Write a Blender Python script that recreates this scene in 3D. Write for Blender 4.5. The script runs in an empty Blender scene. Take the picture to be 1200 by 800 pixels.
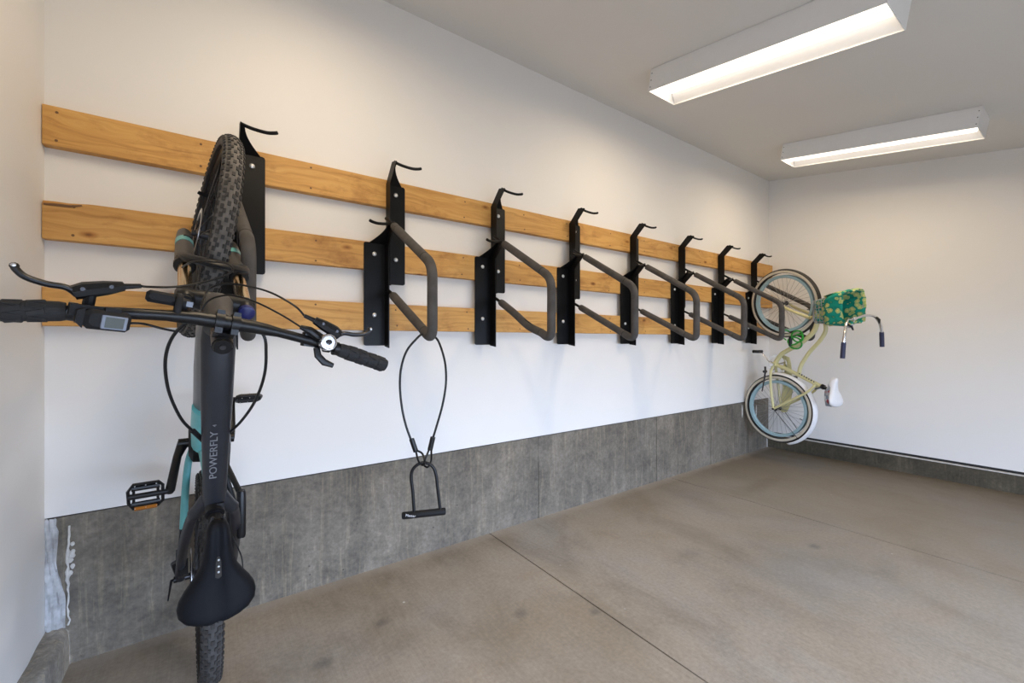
import bpy, bmesh, math, random
from mathutils import Vector, Matrix
random.seed(7)
PI = math.pi
scene = bpy.context.scene
C = scene.collection

# ------------------------------------------------------------------ camera
cam_d = bpy.data.cameras.new('camera'); cam = bpy.data.objects.new('camera', cam_d); C.objects.link(cam)
scene.camera = cam
cam_d.sensor_width = 36.0
cam_d.lens = 36.0 * 499.0 / 1200.0
cam_d.shift_y = -1.0 / 1200.0
cam_d.clip_start = 0.02
cam.location = (0, -2.2, 1.18)
cam.rotation_euler = (PI / 2, 0, -math.atan2(499.0, 700.0))

# ------------------------------------------------------------------ world / exposure
SKY = 14.6           # daylight outside the half-raised door behind the camera
LAMP = 11.5          # the strip lights, watts per lamp
scene.view_settings.view_transform = 'Standard'
scene.view_settings.look = 'None'
scene.view_settings.gamma = 1.0
scene.view_settings.use_curve_mapping = False
scene.view_settings.exposure = 0.0
w = bpy.data.worlds.new('world'); scene.world = w; w.use_nodes = True
bg = w.node_tree.nodes['Background']
bg.inputs[0].default_value = (0.58, 0.73, 1.0, 1); bg.inputs[1].default_value = SKY
try:
    scene.cycles.use_denoising = True
    scene.cycles.max_bounces = 10
    scene.cycles.diffuse_bounces = 7
    scene.cycles.caustics_reflective = False
    scene.cycles.caustics_refractive = False
    scene.cycles.sample_clamp_indirect = 6.0
except Exception:
    pass

# room
XL, XR, YF = -0.475, 5.082, -3.6
def ceil_z(y): return 2.955 + 0.163 * y
DOOR = (-0.30, 3.70, 1.22)       # opening left under the half-raised door behind the camera: x0, x1, height
pl = bpy.data.lights.new('door_daylight', 'AREA'); pl.shape = 'RECTANGLE'
pl.size = DOOR[1] - DOOR[0]; pl.size_y = DOOR[2]; pl.cycles.is_portal = True
plo = bpy.data.objects.new('door_daylight', pl); C.objects.link(plo)
plo.location = ((DOOR[0] + DOOR[1]) / 2, YF - 0.06, DOOR[2] / 2); plo.rotation_euler = (PI / 2, 0, 0)

# ------------------------------------------------------------------ materials
def new_mat(name):
    m = bpy.data.materials.new(name); m.use_nodes = True
    nt = m.node_tree; b = nt.nodes['Principled BSDF']
    return m, nt, b
def N(nt, typ, **kw):
    n = nt.nodes.new(typ)
    for k, v in kw.items():
        if k.startswith('i_'):
            key = k[2:]
            key = int(key) if key.isdigit() else key.replace('_', ' ')
            n.inputs[key].default_value = v
        else: setattr(n, k, v)
    return n
def L(nt, a, b): nt.links.new(a, b)
def coords(nt, scale=(1, 1, 1), loc=(0, 0, 0), kind='Object'):
    t = N(nt, 'ShaderNodeTexCoord'); mp = N(nt, 'ShaderNodeMapping')
    mp.inputs['Scale'].default_value = scale; mp.inputs['Location'].default_value = loc
    L(nt, t.outputs[kind], mp.inputs['Vector']); return mp.outputs['Vector']
def noise(nt, vec, scale, detail=4, rough=0.55, dist=0.0):
    n = N(nt, 'ShaderNodeTexNoise'); n.inputs['Scale'].default_value = scale; n.inputs['Detail'].default_value = detail
    n.inputs['Roughness'].default_value = rough; n.inputs['Distortion'].default_value = dist
    L(nt, vec, n.inputs['Vector']); return n.outputs['Fac']
def ramp(nt, fac, stops):
    r = N(nt, 'ShaderNodeValToRGB'); e = r.color_ramp.elements
    while len(e) < len(stops): e.new(0.5)
    for k, (p, c) in enumerate(stops):
        e[k].position = p; e[k].color = (*c, 1) if len(c) == 3 else c
    L(nt, fac, r.inputs['Fac']); return r.outputs['Color']
def mix(nt, fac, a, b, mode='MIX'):
    m = N(nt, 'ShaderNodeMix', data_type='RGBA', blend_type=mode)
    if isinstance(fac, (int, float)): m.inputs[0].default_value = fac
    else: L(nt, fac, m.inputs[0])
    for s, v in ((6, a), (7, b)):
        if isinstance(v, tuple): m.inputs[s].default_value = (*v, 1)
        else: L(nt, v, m.inputs[s])
    return m.outputs[2]
def bump(nt, b, h, strength, dist=0.01):
    n = N(nt, 'ShaderNodeBump'); n.inputs['Strength'].default_value = strength; n.inputs['Distance'].default_value = dist
    L(nt, h, n.inputs['Height']); L(nt, n.outputs['Normal'], b.inputs['Normal'])
def simple(name, col, rough=0.5, metal=0.0, var=0.08, scale=30, bmp=0.0, coat=0.0, spec=None):
    """plain paint, plastic or metal with a little tone and gloss variation"""
    m, nt, b = new_mat(name)
    v = coords(nt); f = noise(nt, v, scale, 3)
    lo = tuple(c * (1 - var) for c in col); hi = tuple(min(1, c * (1 + var)) for c in col)
    L(nt, ramp(nt, f, [(0.3, lo), (0.7, hi)]), b.inputs['Base Color'])
    b.inputs['Roughness'].default_value = rough; b.inputs['Metallic'].default_value = metal
    if spec is not None: b.inputs['Specular IOR Level'].default_value = spec
    if coat: b.inputs['Coat Weight'].default_value = coat
    if bmp: bump(nt, b, noise(nt, v, scale * 8, 2), bmp, 0.002)
    return m

def mat_drywall(name, col):
    m, nt, b = new_mat(name); v = coords(nt)
    f = noise(nt, v, 1.3, 4)
    L(nt, ramp(nt, f, [(0.3, tuple(c * 0.975 for c in col)), (0.7, col)]), b.inputs['Base Color'])
    b.inputs['Roughness'].default_value = 0.75
    bump(nt, b, noise(nt, v, 220, 2), 0.06, 0.001); return m

def mat_floor():
    m, nt, b = new_mat('floor_concrete'); v = coords(nt)
    big = noise(nt, v, 0.9, 5, 0.6, 0.6); mid = noise(nt, coords(nt, (1, 0.55, 1), (3, 1, 0)), 3.4, 8, 0.68, 0.5)
    fine = noise(nt, v, 60, 4, 0.7)
    c1 = ramp(nt, big, [(0.30, (0.262, 0.215, 0.155)), (0.50, (0.335, 0.290, 0.236)), (0.68, (0.345, 0.322, 0.292))])
    c2 = ramp(nt, mid, [(0.25, (0.62, 0.60, 0.57)), (0.50, (0.98, 0.98, 0.98)), (0.72, (1.16, 1.16, 1.18))])
    c = mix(nt, 1.0, c1, c2, 'MULTIPLY')
    c = mix(nt, 0.5, c, ramp(nt, fine, [(0.3, (0.68, 0.68, 0.68)), (0.7, (1.24, 1.24, 1.24))]), 'MULTIPLY')
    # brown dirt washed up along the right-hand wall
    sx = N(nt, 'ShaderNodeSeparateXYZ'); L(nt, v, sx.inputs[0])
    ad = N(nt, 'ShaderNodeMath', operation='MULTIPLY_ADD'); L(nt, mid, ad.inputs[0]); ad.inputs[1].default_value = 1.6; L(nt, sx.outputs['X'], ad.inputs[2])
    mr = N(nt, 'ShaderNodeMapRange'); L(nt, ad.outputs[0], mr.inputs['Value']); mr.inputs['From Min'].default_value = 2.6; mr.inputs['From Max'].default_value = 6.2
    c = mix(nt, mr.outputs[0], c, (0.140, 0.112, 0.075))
    # broad brush lines running across
    wv = noise(nt, coords(nt, (60, 1.2, 1)), 3.0, 2, 0.5)
    c = mix(nt, 0.35, c, ramp(nt, wv, [(0.35, (0.86, 0.86, 0.86)), (0.65, (1.08, 1.08, 1.08))]), 'MULTIPLY')
    # dark rub marks and oil spots, a grey worn patch and the pale dusty edge by the wall
    wob = noise(nt, v, 7, 5, 0.65)
    def spot(c, x, y, rx, ry, col, soft=1.0, amp=0.9):
        d = N(nt, 'ShaderNodeVectorMath', operation='LENGTH'); L(nt, coords(nt, (1 / rx, 1 / ry, 0), (-x / rx, -y / ry, 0)), d.inputs[0])
        q = N(nt, 'ShaderNodeMath', operation='MULTIPLY_ADD'); L(nt, wob, q.inputs[0]); q.inputs[1].default_value = amp; L(nt, d.outputs['Value'], q.inputs[2])
        m_ = N(nt, 'ShaderNodeMapRange', interpolation_type='SMOOTHSTEP'); L(nt, q.outputs[0], m_.inputs['Value'])
        m_.inputs['From Min'].default_value = 0.55; m_.inputs['From Max'].default_value = 0.55 + soft; m_.inputs['To Min'].default_value = 1.0; m_.inputs['To Max'].default_value = 0.0
        return mix(nt, m_.outputs[0], c, mix(nt, 1.0, c, col, 'MULTIPLY'))
    c = spot(c, 2.45, -1.25, 1.15, 0.75, (0.86, 0.91, 0.98), 0.9, 1.2)
    for sx_, sy_, r_ in ((0.592, -0.434, 0.040), (1.10, -0.72, 0.046), (0.34, -0.53, 0.050), (1.37, -0.90, 0.035), (2.83, -1.22, 0.05)):
        c = spot(c, sx_, sy_, r_, r_ * 0.8, (0.66, 0.69, 0.74), 1.1, 0.9)
    c = spot(c, 2.12, -0.84, 0.26, 0.10, (0.78, 0.80, 0.84), 0.8, 1.3)
    c = spot(c, 3.6, -0.55, 0.85, 0.16, (0.80, 0.78, 0.74), 0.8, 1.3)
    ey = N(nt, 'ShaderNodeMath', operation='MULTIPLY_ADD'); L(nt, wob, ey.inputs[0]); ey.inputs[1].default_value = 0.10; L(nt, sx.outputs['Y'], ey.inputs[2])
    em = N(nt, 'ShaderNodeMapRange'); L(nt, ey.outputs[0], em.inputs['Value']); em.inputs['From Min'].default_value = -0.03; em.inputs['From Max'].default_value = 0.04; em.inputs['To Max'].default_value = 0.55
    c = mix(nt, em.outputs[0], c, (0.42, 0.39, 0.36))
    # white flecks and small dark grit
    sp = N(nt, 'ShaderNodeTexVoronoi', feature='F1'); sp.inputs['Scale'].default_value = 6.0; L(nt, coords(nt, (1, 1, 0)), sp.inputs['Vector'])
    spk = ramp(nt, sp.outputs['Distance'], [(0.022, (1, 1, 1)), (0.040, (0, 0, 0))])
    c = mix(nt, spk, c, ramp(nt, noise(nt, v, 1.7, 2), [(0.50, (0.24, 0.21, 0.18)), (0.60, (0.62, 0.61, 0.58))]))
    L(nt, c, b.inputs['Base Color'])
    L(nt, ramp(nt, mid, [(0.3, (0.42, 0.42, 0.42)), (0.7, (0.62, 0.62, 0.62))]), b.inputs['Roughness'])
    bump(nt, b, mix(nt, 0.5, fine, wv), 0.12, 0.004); return m

def mat_wall_concrete(name, tone=1.0, tint=(1, 1, 1)):
    m, nt, b = new_mat(name); v = coords(nt)
    big = noise(nt, v, 2.2, 6, 0.65, 0.4)
    c = ramp(nt, big, [(0.25, tuple(0.105 * tone * t for t in tint)), (0.5, tuple(0.165 * tone * t for t in tint)), (0.75, tuple(0.225 * tone * t for t in tint))])
    st = noise(nt, coords(nt, (42, 42, 2.4)), 1.0, 6, 0.72, 0.9)
    c = mix(nt, ramp(nt, st, [(0.53, (0, 0, 0)), (0.66, (0.55, 0.55, 0.55))]), c, tuple(x * tone for x in (0.30, 0.255, 0.18)))
    st2 = noise(nt, coords(nt, (9, 9, 0.5), (5, 0, 0)), 1.0, 4, 0.6, 0.3)
    c = mix(nt, 1.0, c, ramp(nt, st2, [(0.30, (0.80, 0.80, 0.80)), (0.55, (1, 1, 1)), (0.75, (1.12, 1.12, 1.12))]), 'MULTIPLY')
    c = mix(nt, 0.8, c, ramp(nt, noise(nt, v, 8.5, 6, 0.7, 0.6), [(0.34, (0.68, 0.68, 0.68)), (0.52, (1, 1, 1)), (0.68, (1.25, 1.25, 1.25))]), 'MULTIPLY')
    fine = noise(nt, v, 55, 5, 0.72)
    c = mix(nt, 0.7, c, ramp(nt, fine, [(0.3, (0.60, 0.60, 0.60)), (0.7, (1.32, 1.32, 1.32))]), 'MULTIPLY')
    vo = N(nt, 'ShaderNodeTexVoronoi', feature='F1'); vo.inputs['Scale'].default_value = 24.0; L(nt, v, vo.inputs['Vector'])
    pit = ramp(nt, vo.outputs['Distance'], [(0.06, (0.30, 0.30, 0.30)), (0.12, (1, 1, 1))])
    c = mix(nt, ramp(nt, noise(nt, v, 3.0, 2), [(0.5, (0, 0, 0)), (0.62, (1, 1, 1))]), c, mix(nt, 1.0, c, pit, 'MULTIPLY'))
    L(nt, c, b.inputs['Base Color']); b.inputs['Roughness'].default_value = 0.8
    bump(nt, b, mix(nt, 0.5, fine, big), 0.35, 0.008); return m

def mat_wood(seed):
    m, nt, b = new_mat('pine_board')
    v = coords(nt, (1, 1, 1), (seed * 3.7, 0, seed * 0.31))
    warp = noise(nt, coords(nt, (1.1, 1, 5), (seed * 2.1, 0, 0)), 1.6, 3, 0.5, 0.3)
    sx = N(nt, 'ShaderNodeSeparateXYZ'); L(nt, v, sx.inputs[0])
    a1 = N(nt, 'ShaderNodeMath', operation='MULTIPLY_ADD'); L(nt, warp, a1.inputs[0]); a1.inputs[1].default_value = 0.16; L(nt, sx.outputs['Z'], a1.inputs[2])
    cx = N(nt, 'ShaderNodeCombineXYZ'); sc = N(nt, 'ShaderNodeMath', operation='MULTIPLY'); L(nt, sx.outputs['X'], sc.inputs[0]); sc.inputs[1].default_value = 0.045
    L(nt, sc.outputs[0], cx.inputs[0]); L(nt, a1.outputs[0], cx.inputs[2])
    g = noise(nt, cx.outputs[0], 55, 4, 0.6)
    c = ramp(nt, g, [(0.30, (0.44, 0.215, 0.055)), (0.50, (0.60, 0.325, 0.092)), (0.70, (0.68, 0.40, 0.132))])
    tone = noise(nt, coords(nt, (0.8, 1, 3), (seed, 0, 0)), 2.0, 3)
    c = mix(nt, 0.8, c, ramp(nt, tone, [(0.3, (0.84, 0.80, 0.76)), (0.7, (1.10, 1.10, 1.08))]), 'MULTIPLY')
    # knots
    vo = N(nt, 'ShaderNodeTexVoronoi', feature='F1'); vo.inputs['Scale'].default_value = 4.2
    L(nt, coords(nt, (1.0, 0, 2.2), (seed * 1.7, 0, seed * 0.9)), vo.inputs['Vector'])
    kd = N(nt, 'ShaderNodeMath', operation='MULTIPLY_ADD'); L(nt, noise(nt, v, 26, 3), kd.inputs[0]); kd.inputs[1].default_value = 0.05; L(nt, vo.outputs['Distance'], kd.inputs[2])
    c = mix(nt, 1.0, c, ramp(nt, kd.outputs[0], [(0.070, (0.30, 0.20, 0.13)), (0.105, (0.68, 0.54, 0.40)), (0.17, (1, 1, 1))]), 'MULTIPLY')
    # dark handling scuffs
    sm = noise(nt, coords(nt, (1.5, 1, 2.5), (seed * 4.3, 0, 1)), 2.6, 6, 0.7)
    c = mix(nt, 1.0, c, ramp(nt, sm, [(0.53, (1, 1, 1)), (0.72, (0.60, 0.50, 0.42))]), 'MULTIPLY')
    L(nt, c, b.inputs['Base Color']); b.inputs['Roughness'].default_value = 0.6
    bump(nt, b, g, 0.08, 0.003); return m

def mat_floral():
    m, nt, b = new_mat('floral_cloth'); v = coords(nt)
    vo = N(nt, 'ShaderNodeTexVoronoi', feature='F1'); vo.inputs['Scale'].default_value = 24; L(nt, v, vo.inputs['Vector'])
    d = N(nt, 'ShaderNodeMath', operation='MULTIPLY_ADD'); L(nt, noise(nt, v, 34, 3), d.inputs[0]); d.inputs[1].default_value = 0.5; L(nt, vo.outputs['Distance'], d.inputs[2])
    c = ramp(nt, d.outputs[0], [(0.48, (0.66, 0.60, 0.24)), (0.58, (0.32, 0.48, 0.14)), (0.70, (0.56, 0.62, 0.30)), (0.76, (0.02, 0.26, 0.12)), (0.82, (0.0, 0.20, 0.155)), (0.95, (0.0, 0.30, 0.22))])
    L(nt, c, b.inputs['Base Color']); b.inputs['Roughness'].default_value = 0.85
    bump(nt, b, noise(nt, v, 40, 3), 0.3, 0.01); return m

def mat_emit(name, col, s):
    m, nt, b = new_mat(name); b.inputs['Base Color'].default_value = (0.9, 0.9, 0.9, 1)
    b.inputs['Emission Color'].default_value = (*col, 1); b.inputs['Emission Strength'].default_value = s; return m

def mat_plastic_sheet():
    m, nt, b = new_mat('clear_plastic'); v = coords(nt)
    b.inputs['Base Color'].default_value = (0.80, 0.82, 0.86, 1); b.inputs['Roughness'].default_value = 0.25
    L(nt, ramp(nt, noise(nt, v, 14, 3), [(0.35, (0.35, 0.35, 0.35)), (0.7, (0.8, 0.8, 0.8))]), b.inputs['Alpha'])
    bump(nt, b, noise(nt, v, 30, 3), 0.5, 0.01); return m

M = {
 'wall': mat_drywall('wall_paint', (0.80, 0.785, 0.765)),
 'ceiling': mat_drywall('ceiling_paint', (0.70, 0.69, 0.665)),
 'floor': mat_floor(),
 'concrete': mat_wall_concrete('stem_wall_concrete', 1.05, (1.0, 0.87, 0.70)),
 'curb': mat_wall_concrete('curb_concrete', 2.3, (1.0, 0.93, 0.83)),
 'curb_dark': mat_wall_concrete('curb_concrete_dark', 0.42, (1.0, 0.84, 0.55)),  # darker, browner tone of the curb concrete
 'gap': simple('dark_gap', (0.03, 0.028, 0.026), 0.9),
 'mortar': simple('pale_sealant', (0.62, 0.60, 0.57), 0.85, var=0.15, bmp=0.4),
 'lamp_box': simple('white_enamel', (0.80, 0.80, 0.80), 0.45, var=0.01),
 'lamp_on': mat_emit('lit_diffuser', (1.0, 0.86, 0.70), 2.6),
 'steel': simple('black_powder_coat', (0.0035, 0.0035, 0.004), 0.42, var=0.2, bmp=0.08, spec=0.22),
 'bolt': simple('zinc_bolt', (0.72, 0.72, 0.72), 0.35, 0.6),
 'foam': simple('grey_foam', (0.066, 0.060, 0.056), 0.85, var=0.25, scale=18, bmp=0.25),
 'foam_seam': simple('foam_seam', (0.02, 0.02, 0.02), 0.9),
 'nail': simple('rusty_nail', (0.16, 0.08, 0.035), 0.7),
 'dusty_dark': simple('worn_rubber', (0.055, 0.052, 0.05), 0.85, var=0.3),
 'dusty': simple('dusty_rubber', (0.125, 0.115, 0.105), 0.9, var=0.3),
 'rubber': simple('tyre_rubber', (0.028, 0.026, 0.025), 0.75, var=0.25, bmp=0.2),
 'rubber_dark': simple('tyre_sidewall', (0.020, 0.019, 0.019), 0.65, var=0.2),
 'black': simple('satin_black', (0.006, 0.006, 0.007), 0.38, spec=0.35),
 'black_matte': simple('matte_black', (0.008, 0.008, 0.009), 0.65, bmp=0.15, spec=0.3),
 'slate': simple('slate_frame_paint', (0.016, 0.0175, 0.023), 0.42, coat=0.1, spec=0.35),
 'greyframe': simple('grey_frame_paint', (0.10, 0.102, 0.108), 0.40, coat=0.2),
 'headgrey': simple('head_tube_grey', (0.062, 0.058, 0.055), 0.45),
 'teal': simple('teal_paint', (0.125, 0.42, 0.43), 0.40, coat=0.2),
 'chrome': simple('chrome', (0.80, 0.80, 0.81), 0.24, 1.0, var=0.03),
 'alu': simple('brushed_aluminium', (0.55, 0.55, 0.56), 0.35, 1.0),
 'gold': simple('gold_stanchion', (0.62, 0.48, 0.30), 0.22, 1.0),
 'darkmetal': simple('dark_metal', (0.06, 0.06, 0.065), 0.35, 0.8),
 'blue': simple('blue_cap', (0.020, 0.025, 0.14), 0.35),
 'orange': simple('amber_reflector', (0.42, 0.14, 0.008), 0.3, coat=0.4),
 'grip': simple('grip_rubber', (0.014, 0.0145, 0.016), 0.75, bmp=0.25),
 'saddle': simple('saddle_vinyl', (0.0055, 0.006, 0.008), 0.6, bmp=0.1, spec=0.12),
 'lettering': simple('grey_lettering', (0.19, 0.195, 0.21), 0.5),
 'white_print': simple('white_lettering', (0.75, 0.75, 0.77), 0.5),
 'screen_frame': simple('screen_bezel', (0.20, 0.23, 0.29), 0.4),
 'screen': simple('lcd_screen', (0.036, 0.046, 0.035), 0.3, var=0.03),
 'cream': simple('cream_paint', (0.62, 0.58, 0.30), 0.38, coat=0.3, var=0.03),
 'cream_wall': simple('cream_sidewall', (0.56, 0.51, 0.42), 0.7, var=0.05),
 'bluerim': simple('pale_blue_rim', (0.32, 0.47, 0.52), 0.35, var=0.04),
 'spoke': simple('steel_spoke', (0.34, 0.33, 0.32), 0.35, 0.7),
 'white': simple('white_paint', (0.82, 0.82, 0.83), 0.4, var=0.02),
 'purple': simple('violet_grip', (0.030, 0.033, 0.078), 0.6, bmp=0.2),
 'green': simple('green_cable_sleeve', (0.02, 0.33, 0.03), 0.35),
 'wire': simple('grey_basket_wire', (0.34, 0.37, 0.39), 0.5),
 'floral': mat_floral(),
 'sheet': mat_plastic_sheet(),
}
def mat_under():
    m, nt, b = new_mat('saddle_print'); v = coords(nt)
    vo = N(nt, 'ShaderNodeTexVoronoi', feature='F1'); vo.inputs['Scale'].default_value = 42; L(nt, v, vo.inputs['Vector'])
    L(nt, ramp(nt, vo.outputs['Color'], [(0.25, (0.55, 0.6, 0.68)), (0.45, (0.10, 0.14, 0.22)), (0.6, (0.35, 0.40, 0.48)), (0.8, (0.32, 0.05, 0.07))]), b.inputs['Base Color'])
    b.inputs['Roughness'].default_value = 0.5; return m
M['saddle_print'] = mat_under()

# ------------------------------------------------------------------ mesh helpers
class MB:
    def __init__(s): s.v = []; s.f = []
    def add(s, vs, fs):
        o = len(s.v); s.v += [tuple(p) for p in vs]; s.f += [tuple(i + o for i in f) for f in fs]
    def box(s, c, d, R=None):
        hx, hy, hz = d[0] / 2, d[1] / 2, d[2] / 2
        vs = [Vector((x, y, z)) for x in (-hx, hx) for y in (-hy, hy) for z in (-hz, hz)]
        if R is not None: vs = [R @ p for p in vs]
        c = Vector(c)
        s.add([p + c for p in vs], [(0, 1, 3, 2), (4, 6, 7, 5), (0, 4, 5, 1), (2, 3, 7, 6), (0, 2, 6, 4), (1, 5, 7, 3)])
    def bbox(s, x0, x1, y0, y1, z0, z1):
        s.box(((x0 + x1) / 2, (y0 + y1) / 2, (z0 + z1) / 2), (abs(x1 - x0), abs(y1 - y0), abs(z1 - z0)))
    def bevel_box(s, c, d, b, R=None):
        """box with chamfered edges (octagon section along the longest pair of sides)"""
        hx, hy, hz = d[0] / 2, d[1] / 2, d[2] / 2
        pts = []
        for (z, ins) in ((-hz, b), (-hz + b, 0), (hz - b, 0), (hz, b)):
            x, y = hx - ins, hy - ins
            pts.append([(x - b, -y), (x, -y + b), (x, y - b), (x - b, y), (-x + b, y), (-x, y - b), (-x, -y + b), (-x + b, -y)])
        zz = (-hz, -hz + b, hz - b, hz); vs = []
        for ring, z in zip(pts, zz): vs += [Vector((p[0], p[1], z)) for p in ring]
        fs = [tuple(range(7, -1, -1)), tuple(range(24, 32))]
        for k in range(3):
            for j in range(8): fs.append((k * 8 + j, k * 8 + (j + 1) % 8, k * 8 + 8 + (j + 1) % 8, k * 8 + 8 + j))
        c = Vector(c)
        if R is not None: vs = [R @ p for p in vs]
        s.add([p + c for p in vs], fs)
    def tube(s, path, r, n=10, closed=False, cap=True, up=None, flat=1.0):
        P = [Vector(p) for p in path]; m = len(P)
        rs = r if isinstance(r, (list, tuple)) else [r] * m
        T = []
        for i in range(m):
            if closed: t = P[(i + 1) % m] - P[(i - 1) % m]
            else: t = P[min(i + 1, m - 1)] - P[max(i - 1, 0)]
            T.append(t.normalized() if t.length > 1e-9 else Vector((0, 0, 1)))
        if up is None:
            a = Vector((0, 0, 1)) if abs(T[0].z) < 0.9 else Vector((1, 0, 0))
        else: a = Vector(up)
        u = (a - T[0] * a.dot(T[0])).normalized(); vs = []
        for i in range(m):
            if up is not None: u = Vector(up)
            u = (u - T[i] * u.dot(T[i])); u = u.normalized() if u.length > 1e-9 else T[i].orthogonal().normalized()
            w_ = T[i].cross(u)
            rr = rs[i]; ra, rb = (rr if isinstance(rr, (tuple, list)) else (rr * flat, rr))
            for k in range(n):
                an = 2 * PI * k / n
                vs.append(P[i] + u * (math.cos(an) * ra) + w_ * (math.sin(an) * rb))
        fs = []
        for i in range(m if closed else m - 1):
            j = (i + 1) % m
            for k in range(n): fs.append((i * n + k, i * n + (k + 1) % n, j * n + (k + 1) % n, j * n + k))
        if cap and not closed: fs += [tuple(range(n - 1, -1, -1)), tuple(range((m - 1) * n, m * n))]
        s.add(vs, fs)
    def cyl(s, a, b, r, n=16, r2=None): s.tube([a, b], [r, r if r2 is None else r2], n)
    def lathe(s, prof, o, axis, n=24, closed=False):
        """prof: (radius, height along the axis)"""
        ax = Vector(axis).normalized(); u = ax.orthogonal().normalized(); w_ = ax.cross(u); o = Vector(o); vs = []; m = len(prof)
        for r, h in prof:
            for k in range(n):
                an = 2 * PI * k / n; vs.append(o + ax * h + u * (r * math.cos(an)) + w_ * (r * math.sin(an)))
        fs = []
        for i in range(m if closed else m - 1):
            j = (i + 1) % m
            for k in range(n): fs.append((i * n + k, i * n + (k + 1) % n, j * n + (k + 1) % n, j * n + k))
        if not closed: fs += [tuple(range(n - 1, -1, -1)), tuple(range((m - 1) * n, m * n))]
        s.add(vs, fs)
    def prism(s, poly, f0, f1):
        """poly of 2-D points; f0, f1 map a 2-D point to the two faces"""
        m = len(poly); s.add([f0(p) for p in poly] + [f1(p) for p in poly],
            [tuple(range(m - 1, -1, -1)), tuple(range(m, 2 * m))] + [(i, (i + 1) % m, m + (i + 1) % m, m + i) for i in range(m)])
    def ball(s, c, r, n=12, sc=(1, 1, 1)):
        vs = []; fs = []; h = n // 2
        for i in range(1, h):
            t = PI * i / h
            for k in range(n):
                a = 2 * PI * k / n
                vs.append(Vector((c[0] + sc[0] * r * math.sin(t) * math.cos(a), c[1] + sc[1] * r * math.sin(t) * math.sin(a), c[2] + sc[2] * r * math.cos(t))))
        top = len(vs); vs += [Vector((c[0], c[1], c[2] + r * sc[2])), Vector((c[0], c[1], c[2] - r * sc[2]))]
        for i in range(h - 2):
            for k in range(n): fs.append((i * n + k, i * n + n + k, i * n + n + (k + 1) % n, i * n + (k + 1) % n))
        for k in range(n):
            fs.append((top, k, (k + 1) % n)); b_ = (h - 2) * n; fs.append((top + 1, b_ + (k + 1) % n, b_ + k))
        s.add(vs, fs)
    def grid(s, rows):
        m = len(rows); n = len(rows[0]); vs = [p for r in rows for p in r]
        s.add(vs, [(i * n + j, i * n + j + 1, (i + 1) * n + j + 1, (i + 1) * n + j) for i in range(m - 1) for j in range(n - 1)])
    def xform(s, X): s.v = [tuple(X @ Vector(p)) for p in s.v]; return s
    def mesh(s, name, mat, angle=35):
        me = bpy.data.meshes.new(name); me.from_pydata(s.v, [], s.f)
        bm = bmesh.new(); bm.from_mesh(me); bmesh.ops.recalc_face_normals(bm, faces=bm.faces); bm.to_mesh(me); bm.free()
        if mat: me.materials.append(mat)
        me.polygons.foreach_set('use_smooth', [True] * len(me.polygons))
        me.set_sharp_from_angle(angle=math.radians(angle)); me.update(); return me
    def build(s, name, mat, parent=None, label=None, X=None, angle=35):
        return link(name, s.mesh(name, mat, angle), parent, label, X)

def link(name, data, parent=None, label=None, X=None):
    o = bpy.data.objects.new(name, data); C.objects.link(o)
    if parent is not None: o.parent = parent
    if X is not None: o.matrix_basis = X
    if label: o['label'] = label
    return o
def thing(name, label, cat, loc=(0, 0, 0), X=None, group=None):
    o = link(name, None, None, label); o['category'] = cat; o.empty_display_size = 0.1
    if group: o['group'] = group
    if X is not None: o.matrix_basis = X
    else: o.location = loc
    return o
def structure(o): o['kind'] = 'structure'; return o
def spline(pts, sub=6, closed=False):
    P = [Vector(p) for p in pts]; n = len(P); out = []
    rng = n if closed else n - 1
    for i in range(rng):
        if closed: p0, p1, p2, p3 = P[(i - 1) % n], P[i], P[(i + 1) % n], P[(i + 2) % n]
        else: p0, p1, p2, p3 = P[max(i - 1, 0)], P[i], P[i + 1], P[min(i + 2, n - 1)]
        for k in range(sub):
            t = k / sub
            out.append(0.5 * ((2 * p1) + (p2 - p0) * t + (2 * p0 - 5 * p1 + 4 * p2 - p3) * t * t + (3 * p1 - p0 - 3 * p2 + p3) * t ** 3))
    if not closed: out.append(P[-1])
    return out
def rounded(pts, rad, seg=6):
    """polyline with its inner corners rounded"""
    P = [Vector(p) for p in pts]; out = [P[0]]
    for i in range(1, len(P) - 1):
        a = (P[i - 1] - P[i]).normalized(); b = (P[i + 1] - P[i]).normalized()
        p0 = P[i] + a * rad; p2 = P[i] + b * rad
        for k in range(seg + 1):
            t = k / seg; out.append(p0 * (1 - t) ** 2 + P[i] * 2 * t * (1 - t) + p2 * t * t)
    out.append(P[-1]); return out
def text_mesh(body, size, mat, name, parent, X, extrude=0.0006, width=1.0):
    cu = bpy.data.curves.new(name, 'FONT'); cu.body = body; cu.size = size; cu.extrude = extrude
    cu.align_x = 'LEFT'; cu.align_y = 'CENTER'; cu.resolution_u = 3
    tmp = bpy.data.objects.new(name, cu); C.objects.link(tmp)
    bpy.context.view_layer.update()
    me = bpy.data.meshes.new_from_object(tmp.evaluated_get(bpy.context.evaluated_depsgraph_get()))
    bpy.data.objects.remove(tmp); me.materials.clear(); me.materials.append(mat)
    for v in me.vertices: v.co.x *= width
    return link(name, me, parent, None, X)


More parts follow.
